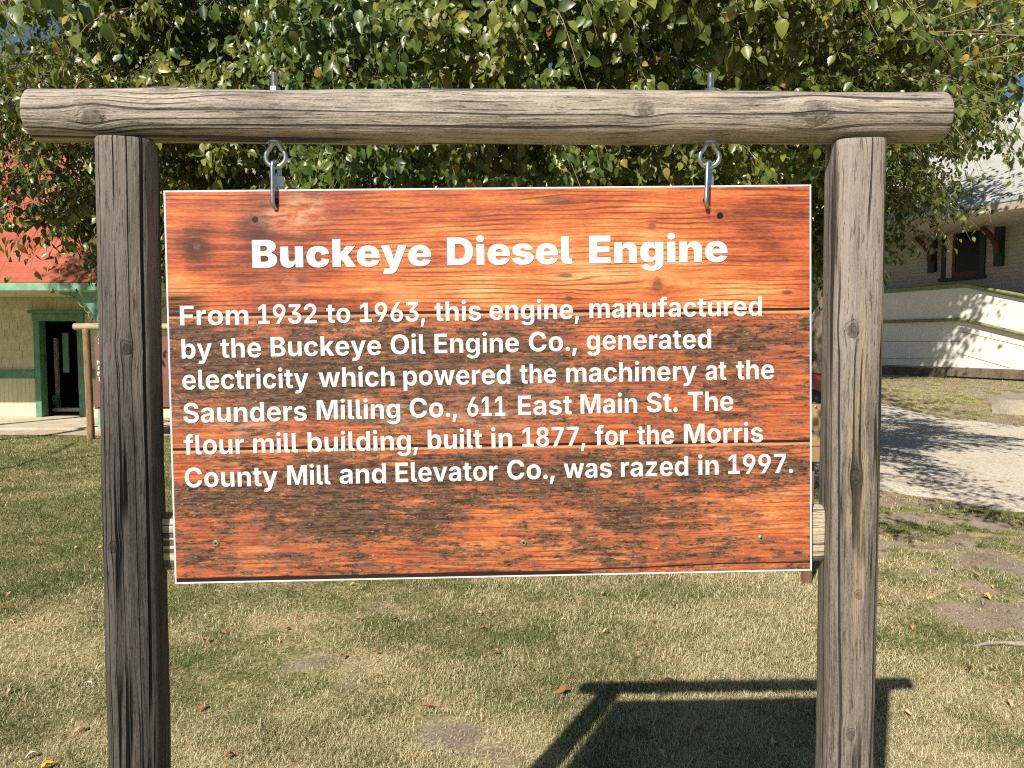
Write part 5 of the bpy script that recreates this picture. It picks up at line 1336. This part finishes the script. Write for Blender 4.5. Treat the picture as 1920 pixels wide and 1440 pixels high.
for i, (px, py, k, sc) in enumerate(spots):
    p = on_ground(px, py, .012)
    o = link('fallen_leaf', random.choice(LEAFM[k]))
    o.location = (p.x, p.y, hg(p.x, p.y) + .016)
    o.rotation_euler = (random.uniform(-.35, .35), random.uniform(-.35, .35), random.uniform(0, 6.28))
    o.scale = (sc * .62,) * 3
    tag(o, LEAFL[k][0], 'leaf', LEAFL[k][1])
M_ROOT = wood('bleached root wood', (.62, .56, .48), (.33, .29, .25), crack=.4, patch=.5, seed=41)
ra0 = on_ground(1822, 1214, .0)
m = MB()
pts = []
for k in range(14):
    t = k / 13
    pts.append((ra0.x + t * 1.1, ra0.y + .02 * math.sin(t * 9) - t * .06, .004 + .022 * math.sin(math.pi * min(1, t * 1.4)) + .008 * math.sin(t * 17)))
m.tube(pts, [.004 + .013 * math.sin(math.pi * (k + .3) / 14) * (1 + .3 * math.sin(k * 2.2)) for k in range(14)], 8)
tag(m.build('surface_root', plain('bleached root', (.33, .28, .235), .85, .3, 30, .4), None, True), 'pale bleached root breaking the ground at the right edge', 'root')

# ================================================================== TREES
M_BARK = plain('grey brown bark', (.17, .125, .095), .9, .35, 14, .6)
M_TWIG = plain('tan twig bark', (.26, .175, .11), .7, .3, 20, .2)
M_PETI = plain('yellow green leaf stalks', (.34, .30, .10), .6, .2, 20, .1)
def leaf_material(name, stops, gloss=.33, trans=.28, spec=.5):
    q = NT(name)
    t = q.attr('tint')
    n = q.noise(q.pos(), 55, 2, .5)
    col = q.ramp(q.add(t, q.mul(q.sub(n, .5), .25)), stops)
    q.bsdf.inputs['Specular IOR Level'].default_value = spec
    q.put(q.bsdf.inputs['Roughness'], q.sm(n, .3, .7, gloss - .06, gloss + .12))
    q.put(q.bsdf.inputs['Base Color'], col)
    tr = q.n('ShaderNodeBsdfTranslucent')
    q.put(tr.inputs[0], q.mix(.5, col, (.20, .26, .03)))
    mx = q.n('ShaderNodeMixShader')
    mx.inputs[0].default_value = trans
    q.t.links.new(q.bsdf.outputs[0], mx.inputs[1])
    q.t.links.new(tr.outputs[0], mx.inputs[2])
    q.t.links.new(mx.outputs[0], q.t.nodes['Material Output'].inputs[0])
    return q.m
M_LEAF = leaf_material('glossy pear leaves', [(.0, (.022, .050, .010)), (.35, (.070, .110, .017)), (.65, (.15, .178, .027)), (.86, (.25, .255, .047)), (.95, (.34, .24, .04)), (1.0, (.27, .125, .045))], .34, .17, .5)

def nrm(a):
    return a / np.maximum(np.linalg.norm(a, axis=-1, keepdims=True), 1e-9)
def leaves_mesh(name, P, A, N, L, W, tint, mat):
    """P base points, A axis (base to tip), N face normal, folded and drooping blades"""
    n = len(P)
    A = nrm(A); N = nrm(N - A * (N * A).sum(1, keepdims=True)); B = np.cross(A, N)
    T = np.array([[0, 0], [.14, -.33], [.16, 0], [.14, .33], [.40, -.5], [.42, 0], [.40, .5], [.72, -.33], [.74, 0], [.72, .33], [1, 0]])
    fold = RNG.uniform(.08, .32, n)[:, None]; curl = RNG.uniform(-.05, .38, n)[:, None]
    t = T[:, 0][None]; s = T[:, 1][None]
    z = np.abs(s) * W[:, None] * fold * 2 - curl * t ** 2 * L[:, None]
    V = P[:, None] + A[:, None] * (t * L[:, None])[..., None] + B[:, None] * (s * W[:, None])[..., None] + N[:, None] * z[..., None]
    V = V.reshape(-1, 3)
    base = np.array([0, 2, 1, 0, 3, 2, 1, 2, 5, 4, 2, 3, 6, 5, 4, 5, 8, 7, 5, 6, 9, 8, 7, 8, 10, 8, 9, 10])
    tot = np.array([3, 3, 4, 4, 4, 4, 3, 3])
    Fi = (base[None] + 11 * np.arange(n)[:, None]).ravel().astype(np.int32)
    lt = np.tile(tot, n).astype(np.int32)
    ls = np.r_[0, np.cumsum(lt)[:-1]].astype(np.int32)
    me = bpy.data.meshes.new(name)
    me.vertices.add(len(V)); me.vertices.foreach_set('co', V.ravel().astype(np.float32))
    me.loops.add(len(Fi)); me.loops.foreach_set('vertex_index', Fi)
    me.polygons.add(len(lt)); me.polygons.foreach_set('loop_start', ls)
    me.update(calc_edges=True)
    me.polygons.foreach_set('use_smooth', [True] * len(lt))
    a = me.attributes.new('tint', 'FLOAT', 'POINT')
    a.data.foreach_set('value', np.repeat(tint, 11).astype(np.float32))
    me.materials.append(mat)
    return me
def ribbons_mesh(name, P0, P1, P2, w, mat):
    """stalks: three-point arcs, three-sided"""
    n = len(P0)
    R_ = []
    for P, k in ((P0, 1.0), (P1, .9), (P2, .8)):
        for a in range(3):
            off = np.stack([np.cos(np.full(n, a * 2.094)), np.sin(np.full(n, a * 2.094)), np.zeros(n)], 1) * (w * k)[:, None]
            R_.append(P + off)
    V = np.stack(R_, 1).reshape(-1, 3)
    f = []
    for r in range(2):
        for a in range(3):
            b_ = (a + 1) % 3
            f.append((r * 3 + a, r * 3 + b_, r * 3 + 3 + b_, r * 3 + 3 + a))
    f = np.array(f)
    F = (f[None] + 9 * np.arange(n)[:, None, None]).reshape(-1, 4)
    me = bpy.data.meshes.new(name)
    me.vertices.add(len(V)); me.vertices.foreach_set('co', V.ravel().astype(np.float32))
    me.loops.add(F.size); me.loops.foreach_set('vertex_index', F.ravel().astype(np.int32))
    me.polygons.add(len(F)); me.polygons.foreach_set('loop_start', np.arange(0, F.size, 4, dtype=np.int32))
    me.update(calc_edges=True)
    me.polygons.foreach_set('use_smooth', [True] * len(F))
    me.materials.append(mat)
    return me
def tubes_mesh(name, polylines, rads, mat, sides=5):
    """many twigs in one mesh: polylines (n, k, 3), rads (n, k)"""
    n, k, _ = polylines.shape
    d = nrm(np.gradient(polylines, axis=1))
    ref = np.where(np.abs(d[..., 2:3]) < .9, np.array([0, 0, 1.0]), np.array([1.0, 0, 0]))
    s = nrm(np.cross(d, ref)); t = np.cross(d, s)
    ang = 2 * math.pi * np.arange(sides) / sides
    V = polylines[:, :, None] + rads[:, :, None, None] * (s[:, :, None] * np.cos(ang)[None, None, :, None] + t[:, :, None] * np.sin(ang)[None, None, :, None])
    V = V.reshape(-1, 3)
    f = []
    for i in range(k - 1):
        for a in range(sides):
            b_ = (a + 1) % sides
            f.append((i * sides + a, i * sides + b_, (i + 1) * sides + b_, (i + 1) * sides + a))
    F = (np.array(f)[None] + k * sides * np.arange(n)[:, None, None]).reshape(-1, 4)
    me = bpy.data.meshes.new(name)
    me.vertices.add(len(V)); me.vertices.foreach_set('co', V.ravel().astype(np.float32))
    me.loops.add(F.size); me.loops.foreach_set('vertex_index', F.ravel().astype(np.int32))
    me.polygons.add(len(F)); me.polygons.foreach_set('loop_start', np.arange(0, F.size, 4, dtype=np.int32))
    me.update(calc_edges=True)
    me.polygons.foreach_set('use_smooth', [True] * len(F))
    me.materials.append(mat)
    return me
def rdir(n):
    return nrm(RNG.normal(size=(n, 3)))

def foliage(starts, dirs, lens, nleaf, Ls, droop, leaf_out, stalks=True):
    """leafy twigs: returns twig polylines, radii and leaf arrays"""
    n = len(starts); K = 7
    t = np.linspace(0, 1, K)
    kink = RNG.normal(size=(n, 3)) * .10
    bend = RNG.normal(size=(n, 3)) * .12
    poly = starts[:, None] + dirs[:, None] * (t[None, :, None] * lens[:, None, None])
    poly = poly + bend[:, None] * (t ** 2)[None, :, None] * lens[:, None, None] + kink[:, None] * np.sin(t * 6)[None, :, None] * lens[:, None, None] * .3
    poly[..., 2] -= droop[:, None] * (t ** 2)[None] * lens[:, None]
    rad = (.0034 * (1 - .72 * t))[None] * (lens / .7)[:, None] ** .6
    # leaves in spurs along each twig
    m = n * nleaf
    tw = np.repeat(np.arange(n), nleaf)
    lt = np.clip(np.tile((np.arange(nleaf) + .7) / nleaf, n) + RNG.normal(size=m) * .03, .06, 1.0)
    f = lt * (K - 1); i = np.minimum(f.astype(int), K - 2); fr = (f - i)[:, None]
    base = poly[tw, i] * (1 - fr) + poly[tw, i + 1] * fr
    dr = nrm(poly[tw, i + 1] - poly[tw, i])
    out = nrm(rdir(m) + .35 * dr + np.array([0, -.15, .30]))
    pl = RNG.uniform(.022, .05, m)[:, None] * (Ls[tw] / .07)[:, None]
    mid = base + out * pl * .6 + np.array([0, 0, .004])
    tip = base + out * pl * .95 - np.array([0, 0, 1]) * pl * .18
    A = nrm(out * .45 + np.array([0, 0, -1.0]) * RNG.uniform(.35, 1.25, m)[:, None] + rdir(m) * .52)
    od = leaf_out[tw]
    N = nrm(od * .75 + np.array([-.20, -.45, .40]) + rdir(m) * .75)
    L = Ls[tw] * RNG.uniform(.52, 1.26, m)
    W = L * RNG.uniform(.56, .76, m)
    return poly, rad, (base, mid, tip), (tip, A, N, L, W)

def tint_for(P, n, yellow=.035):
    c = fbm(P[:, 0] * .9, P[:, 2] * 1.2 + P[:, 1] * .7, 77, 3)
    t = np.clip(.42 + (c - .5) * .9 + RNG.normal(size=n) * .15, .02, .84)
    y = RNG.random(n) < yellow * (.4 + 1.6 * (c > .55))
    t[y] = RNG.uniform(.86, 1.0, y.sum())
    return t

PC = np.array([-.4, 9.4, 4.7]); PR = np.array([5.2, 5.2]); ZLO, ZHI = 2.45, 6.2
def hull_r(z):
    """horizontal reach of the pear crown at height z (0..1)"""
    dz = z - PC[2]
    lo = np.clip(1 - (np.abs(np.minimum(dz, 0)) / ZLO) ** 3.6, 0, 1) ** (1 / 3.6)
    hi = np.clip(1 - (np.maximum(dz, 0) / ZHI) ** 1.8, 0, 1) ** (1 / 1.8)
    return np.where(dz < 0, lo, hi)
def lumps(az, z):
    return 1 + .24 * (vn(az * 2.6 + 20, z * 1.3, 61) - .5) * 2 + .13 * (vn(az * 7 + 40, z * 3.4, 63) - .5) * 2

def pear_tree():
    root = thing('pear_tree', (PC[0], PC[1], hg(PC[0], PC[1])), 'large dense pear tree with glossy green leaves right behind the sign', 'tree')
    def pt(o):
        o.parent = root; o.matrix_parent_inverse = Matrix.Translation(-Vector(root.location)); return o
    m = MB()
    b0 = Vector((PC[0], PC[1], -.1))
    m.tube([b0, b0 + Vector((.02, 0, .25)), b0 + Vector((.0, .02, 1.0)), b0 + Vector((.05, .0, 2.0)), b0 + Vector((0, .05, 3.2)), b0 + Vector((.05, .1, 5.0)), b0 + Vector((0, 0, 9.0))], [.30, .23, .19, .185, .16, .11, .02], 14)
    rr = random.Random(5)
    limbs = []
    for k in range(26):
        a = rr.uniform(0, 6.283); z0 = rr.uniform(1.9, 5.5); ln = rr.uniform(3.2, 4.6) * float(hull_r(np.array(z0 + .8)))
        e = Vector((math.cos(a), math.sin(a), rr.uniform(.25, .55)))
        p0 = b0 + Vector((0, 0, z0 + .1))
        pts = [p0 + e * (ln * t) + Vector((0, 0, .25 * math.sin(3 * t))) + Vector((rr.uniform(-.12, .12), rr.uniform(-.12, .12), rr.uniform(-.1, .1))) * t for t in (0, .2, .45, .7, 1)]
        m.tube(pts, [.06, .05, .036, .022, .008], 7)
    pt(m.build('trunk', M_BARK, None, True))
    # ---- outer leafy twigs, low half (what one sees from the ground)
    def shell(n, zlo, zhi, rin, rout, azc=None, azw=None, clumps=0):
        if clumps:                                                  # boughs: bunches of shoots with hollows between
            ca = azc + RNG.uniform(-azw, azw, clumps); cz = RNG.uniform(zlo, zhi, clumps); cr = RNG.uniform(.84, 1.05, clumps)
            k = RNG.integers(0, clumps, n)
            az = ca[k] + RNG.normal(size=n) * .056; z = np.maximum(cz[k] + RNG.normal(size=n) * .15, zlo); f = cr[k]
        else:
            z = RNG.uniform(zlo, zhi, n); f = 1.0
            az = RNG.uniform(-math.pi, math.pi, n) if azc is None else azc + RNG.uniform(-azw, azw, n)
        z = z + .42 * np.exp(-((az + .78) / .27) ** 2) + .95 * np.exp(-((az - .80) / .27) ** 2)
        wide = 1 + .17 * sst(z, 3.9, 5.2) * sst(np.sin(az), .35, .9)
        r = hull_r(z) * lumps(az, z) * RNG.uniform(rin, rout, n) * f
        d = np.stack([np.sin(az), -np.cos(az)], 1)                  # az 0 looks at the camera
        P = np.stack([PC[0] + d[:, 0] * r * PR[0] * wide, PC[1] + d[:, 1] * r * PR[1], z], 1)
        o = np.stack([d[:, 0], d[:, 1], np.zeros(n)], 1)
        return P, o
    parts = []
    def batch(P, o, L0, L1, nl, leafL, rise=.25, drp=(.2, .9), jit=.55, leafjit=.12):
        n = len(P)
        dirs = nrm(o + rdir(n) * jit + np.array([0, 0, 1.0]) * rise)
        parts.append(foliage(P, dirs, RNG.uniform(L0, L1, n), nl, leafL * RNG.uniform(1 - leafjit, 1 + leafjit, n), RNG.uniform(*drp, n), o))
    P, o = shell(3900, 2.45, 4.9, .84, .98, 0, 1.7, 100); batch(P, o, .34, .60, 20, .072)
    P, o = shell(2000, 2.45, 5.0, .52, .74, 0, 1.75); batch(P, o, .45, .8, 16, .085)
    P, o = shell(330, 2.35, 2.75, .55, .93, 0, 1.5); batch(P, o, .4, .7, 14, .066, -.15, (.5, 1.1))
    P, o = shell(900, 2.45, 5.2, .75, .97, math.pi, 1.45); batch(P, o, .5, .9, 14, .13)
    P, o = shell(900, 5.0, 10.4, .72, .97); batch(P, o, .6, 1.0, 12, .125)
    P, o = shell(1500, 2.6, 8.0, .15, .66); batch(P, o, .6, 1.1, 13, .16)
    # hanging sprays at the left and right fringe, and a few long shoots reaching over the sign
    def sprays(px0, px1, py0, py1, y0, y1, n, L0, L1, nl, drp, leafL=.062):
        P = []
        for _ in range(n):
            a = at(random.uniform(px0, px1), random.uniform(py0, py1), random.uniform(y0, y1)); P.append(tuple(a))
        P = np.array(P); o = nrm(np.stack([P[:, 0] - PC[0], P[:, 1] - PC[1], np.zeros(n)], 1))
        batch(P, o, L0, L1, nl, leafL, .0, drp, .5)
    sprays(-90, 190, 100, 240, 4.4, 5.6, 100, .4, .65, 15, (.4, .9))
    sprays(10, 110, 320, 390, 5.2, 5.6, 20, .35, .55, 12, (1.2, 1.9), .07)
    sprays(110, 190, 330, 400, 5.2, 5.6, 22, .3, .42, 11, (.8, 1.3), .07)
    sprays(-50, 20, 320, 390, 5.2, 5.6, 18, .4, .6, 12, (1.2, 1.8), .07)
    sprays(1640, 1715, 240, 370, 6.5, 8.0, 60, .35, .55, 13, (.5, 1.1))
    sprays(1700, 1800, 140, 240, 4.8, 6.0, 45, .35, .6, 12, (.5, 1.1))
    sprays(1740, 2000, -60, 130, 3.6, 4.6, 38, .5, .9, 14, (.0, .5))
    sprays(-80, 170, -60, 70, 3.9, 4.8, 26, .4, .65, 15, (.1, .6), .07)
    sprays(-40, 300, -110, 20, 2.7, 3.4, 20, .4, .7, 11, (.2, .7), .068)
    sprays(1250, 1700, -110, 30, 2.9, 3.6, 22, .4, .7, 11, (.2, .7), .068)
    sprays(900, 1200, -60, 20, 3.2, 3.6, 10, .4, .7, 11, (.2, .6), .066)
    poly = np.concatenate([p[0] for p in parts]); rad = np.concatenate([p[1] for p in parts])
    st = [np.concatenate([p[2][k] for p in parts]) for k in range(3)]
    lf = [np.concatenate([p[3][k] for p in parts]) for k in range(5)]
    # keep clear of the sign frame, the gap to the camera, and the ground
    ok = (lf[0][:, 1] > 1.95) & (lf[0][:, 2] > 1.9)
    lf = [a[ok] for a in lf]; st = [a[ok] for a in st]
    okp = (poly[:, :, 1].min(1) > 1.9)
    pt(link('twigs', tubes_mesh('twigs', poly[okp], rad[okp], M_TWIG)))
    near = st[0][:, 1] < 6.2
    pt(link('leaf_stalks', ribbons_mesh('leaf_stalks', st[0][near], st[1][near], st[2][near], np.full(near.sum(), .0009), M_PETI)))
    print('pear leaves', len(lf[0]))
    pt(link('crown', leaves_mesh('crown', *lf, tint_for(lf[0], len(lf[0])), M_LEAF)))
pear_tree()

M_LEAF2 = leaf_material('plain green leaves', [(.0, (.02, .04, .01)), (.5, (.06, .09, .018)), (1.0, (.13, .16, .03))], .4, .25, .4)
def simple_tree(name, base, crown_c, crown_r, nclump, per, L, label, cat='tree', trunk_r=.15, group=None):
    root = thing(name, base, label, cat, group)
    def pt(o):
        o.parent = root; o.matrix_parent_inverse = Matrix.Translation(-Vector(root.location)); return o
    b0 = Vector(base); c = Vector(crown_c)
    m = MB()
    m.tube([b0 - Vector((0, 0, .2)), b0.lerp(c, .3) + Vector((.05, .03, 0)), b0.lerp(c, .65), c], [trunk_r * 1.3, trunk_r, trunk_r * .7, trunk_r * .3], 12)
    cl = []
    for k in range(nclump):
        d = rdir(1)[0]; r = RNG.uniform(.35, 1.0) ** .6
        p = np.array(crown_c) + d * r * np.array(crown_r)
        cl.append(p)
        if k % 3 == 0:
            q0 = b0.lerp(c, RNG.uniform(.6, 1.0))
            m.tube([q0, q0.lerp(Vector(p), .5) + Vector((0, 0, .1)), Vector(p)], [trunk_r * .3, trunk_r * .18, .01], 6)
    pt(m.build('trunk', M_BARK, None, True))
    cl = np.array(cl)
    n = nclump * per
    P = np.repeat(cl, per, 0) + RNG.normal(size=(n, 3)) * (np.array(crown_r).mean() * .17)
    A = nrm(rdir(n) + np.array([0, 0, -.7])); N = nrm(rdir(n) * .8 + np.array([0, -.2, .5]))
    Ls = L * RNG.uniform(.7, 1.3, n)
    pt(link('crown', leaves_mesh('crown', P, A, N, Ls, Ls * .62, np.clip(.4 + RNG.normal(size=n) * .2, 0, 1), M_LEAF2)))
    return root
simple_tree('shade_tree', (7.35, 17.9, hg(7.35, 17.9)), (7.9, 17.5, 8.7), (3.1, 3.1, 2.6), 170, 150, .16, 'tall dark tree behind the right post, shading the white ramp wall', trunk_r=.22)
simple_tree('shade_tree', (-12.2, 6.6, 0), (-10.15, 6.3, 9.6), (1.25, 1.25, 1.25), 40, 60, .12, 'slim tall tree beyond the left edge that shades the red roof', trunk_r=.1)
# thin pole beyond the left edge whose shadow crosses the lawn
pl0 = Vector((-8.15, 5.75, 0))
pole = thing('slim_pole', pl0, 'slim grey pole beyond the left edge that shadows the lawn', 'pole')
m = MB(); m.tube([(0, 0, -.1), (0, 0, 4.6)], [.045, .032], 12); m.build('shaft', M_ZINC, pole, True)
m = MB(); m.tube([(0, .03, 3.3), (-.45, .7, 3.75), (-.95, 1.5, 4.05)], .02, 8); m.build('arm', M_ZINC, pole, True)

# ================================================================== GRASS (uncountable)
def grass():
    n = 920000
    # thin out with distance so the sward looks even from where people stand
    Y = 2.1 * (14.0 / 2.1) ** (RNG.random(n) ** 1.25)
    X = RNG.uniform(-1.0, 1.0, n) * (Y + .6)
    P = np.stack([X, Y], 1)
    # strip in front of the right depot
    m = 26000
    sy = RNG.uniform(13.5, 22.5, m); sx = RNG.uniform(6.0, 14.5, m)
    wall = (sx - RP.x) * RN.x + (sy - RP.y) * RN.y
    fx = np.interp(sy, [p[1] for p in far_edge], [p[0] for p in far_edge])
    keep = (wall > .1) & (sx > fx - .25 + RNG.normal(size=m) * .25)
    P2 = np.stack([sx[keep], sy[keep]], 1)
    nx = np.interp(P[:, 1], [p[1] for p in near_edge], [p[0] for p in near_edge])
    fxx = np.interp(P[:, 1], [p[1] for p in far_edge], [p[0] for p in far_edge])
    in_gr = (P[:, 0] > nx + RNG.normal(size=n) * .10) & (P[:, 0] < fxx)
    ap = (P[:, 0] < -4.7) & (P[:, 1] > 12.25 + RNG.normal(size=n) * .06)
    c = cover(P[:, 0], P[:, 1])
    keep = ~in_gr & ~ap & (RNG.random(n) < sst(c, .22, .72) * .90 + .10)
    P = np.concatenate([P[keep], P2])
    n = len(P)
    D = np.hypot(P[:, 0], P[:, 1])
    X, Y = P[:, 0], P[:, 1]
    c = cover(X, Y)
    k = np.clip(D / 3.2, .8, 4.5) ** .75
    Lb = RNG.uniform(.010, .030, n) * (.7 + .5 * c) * np.clip(k, .8, 1.7)
    Wb = RNG.uniform(.0014, .0027, n) * k
    az = RNG.uniform(0, 2 * math.pi, n)
    lean = np.clip(RNG.normal(size=n) * .38 + 1.15, .1, 1.55)            # mown and trodden: mostly lying
    dry = fbm(X * .8 + 3, Y * .8, 51, 3)
    dry2 = fbm(X * 3.1, Y * 3.1, 53, 2)
    g = (dry - .5) * 1.9 + (dry2 - .5) * 1.3 + .37 + .46 * sst(-X, 1.3, 4.5) - .05 * sst(-Y, -3.6, -2.6) + .28 * sst(Y, 3.6, 5.0)
    g = np.where(Y > 13.4, .75, g)
    is_green = RNG.random(n) < np.clip(g, .06, .92)
    lean = np.where(is_green, lean * .72, lean)
    d = np.stack([np.cos(az), np.sin(az), np.zeros(n)], 1)
    s = np.stack([-np.sin(az), np.cos(az), np.zeros(n)], 1)
    up = np.array([0, 0, 1.0])
    z0 = hgt(X, Y) + .0
    B0 = np.stack([X, Y, z0], 1)
    mid = B0 + d * (np.sin(lean) * Lb * .5)[:, None] + up * (np.cos(lean * .8) * Lb * .5 + .003)[:, None]
    tip = B0 + d * (np.sin(lean * 1.15) * Lb)[:, None] + up * (np.maximum(np.cos(lean * 1.15), .04) * Lb + .003)[:, None]
    V = np.stack([B0 - s * Wb[:, None] * .5, B0 + s * Wb[:, None] * .5, mid + s * Wb[:, None] * .42, mid - s * Wb[:, None] * .42, tip], 1).reshape(-1, 3)
    idx = (np.array([0, 1, 2, 3, 3, 2, 4])[None] + 5 * np.arange(n)[:, None]).ravel().astype(np.int32)
    lt = np.tile([4, 3], n).astype(np.int32)
    me = bpy.data.meshes.new('grass')
    me.vertices.add(len(V)); me.vertices.foreach_set('co', V.ravel().astype(np.float32))
    me.loops.add(len(idx)); me.loops.foreach_set('vertex_index', idx)
    me.polygons.add(len(lt)); me.polygons.foreach_set('loop_start', np.r_[0, np.cumsum(lt)[:-1]].astype(np.int32))
    me.update(calc_edges=True)
    t = np.where(is_green, RNG.uniform(.0, .45, n), RNG.uniform(.55, 1.0, n))
    a = me.attributes.new('tint', 'FLOAT', 'POINT')
    a.data.foreach_set('value', np.repeat(t, 5).astype(np.float32))
    q = NT('grass blades')
    col = q.ramp(q.attr('tint'), [(.0, (.06, .092, .028)), (.25, (.145, .172, .055)), (.46, (.27, .27, .10)), (.56, (.35, .29, .16)), (.80, (.62, .53, .32)), (1.0, (.78, .69, .46))])
    q.put(q.bsdf.inputs['Base Color'], col); q.bsdf.inputs['Roughness'].default_value = .6; q.bsdf.inputs['Specular IOR Level'].default_value = .25
    tr = q.n('ShaderNodeBsdfTranslucent'); q.put(tr.inputs[0], col)
    mx = q.n('ShaderNodeMixShader'); mx.inputs[0].default_value = .25
    q.t.links.new(q.bsdf.outputs[0], mx.inputs[1]); q.t.links.new(tr.outputs[0], mx.inputs[2])
    q.t.links.new(mx.outputs[0], q.t.nodes['Material Output'].inputs[0])
    print('grass blades', n)
    tag(link('grass', me, None, q.m), 'short half dry mown grass covering the lawn around the sign', 'grass', None, 'stuff')
grass()
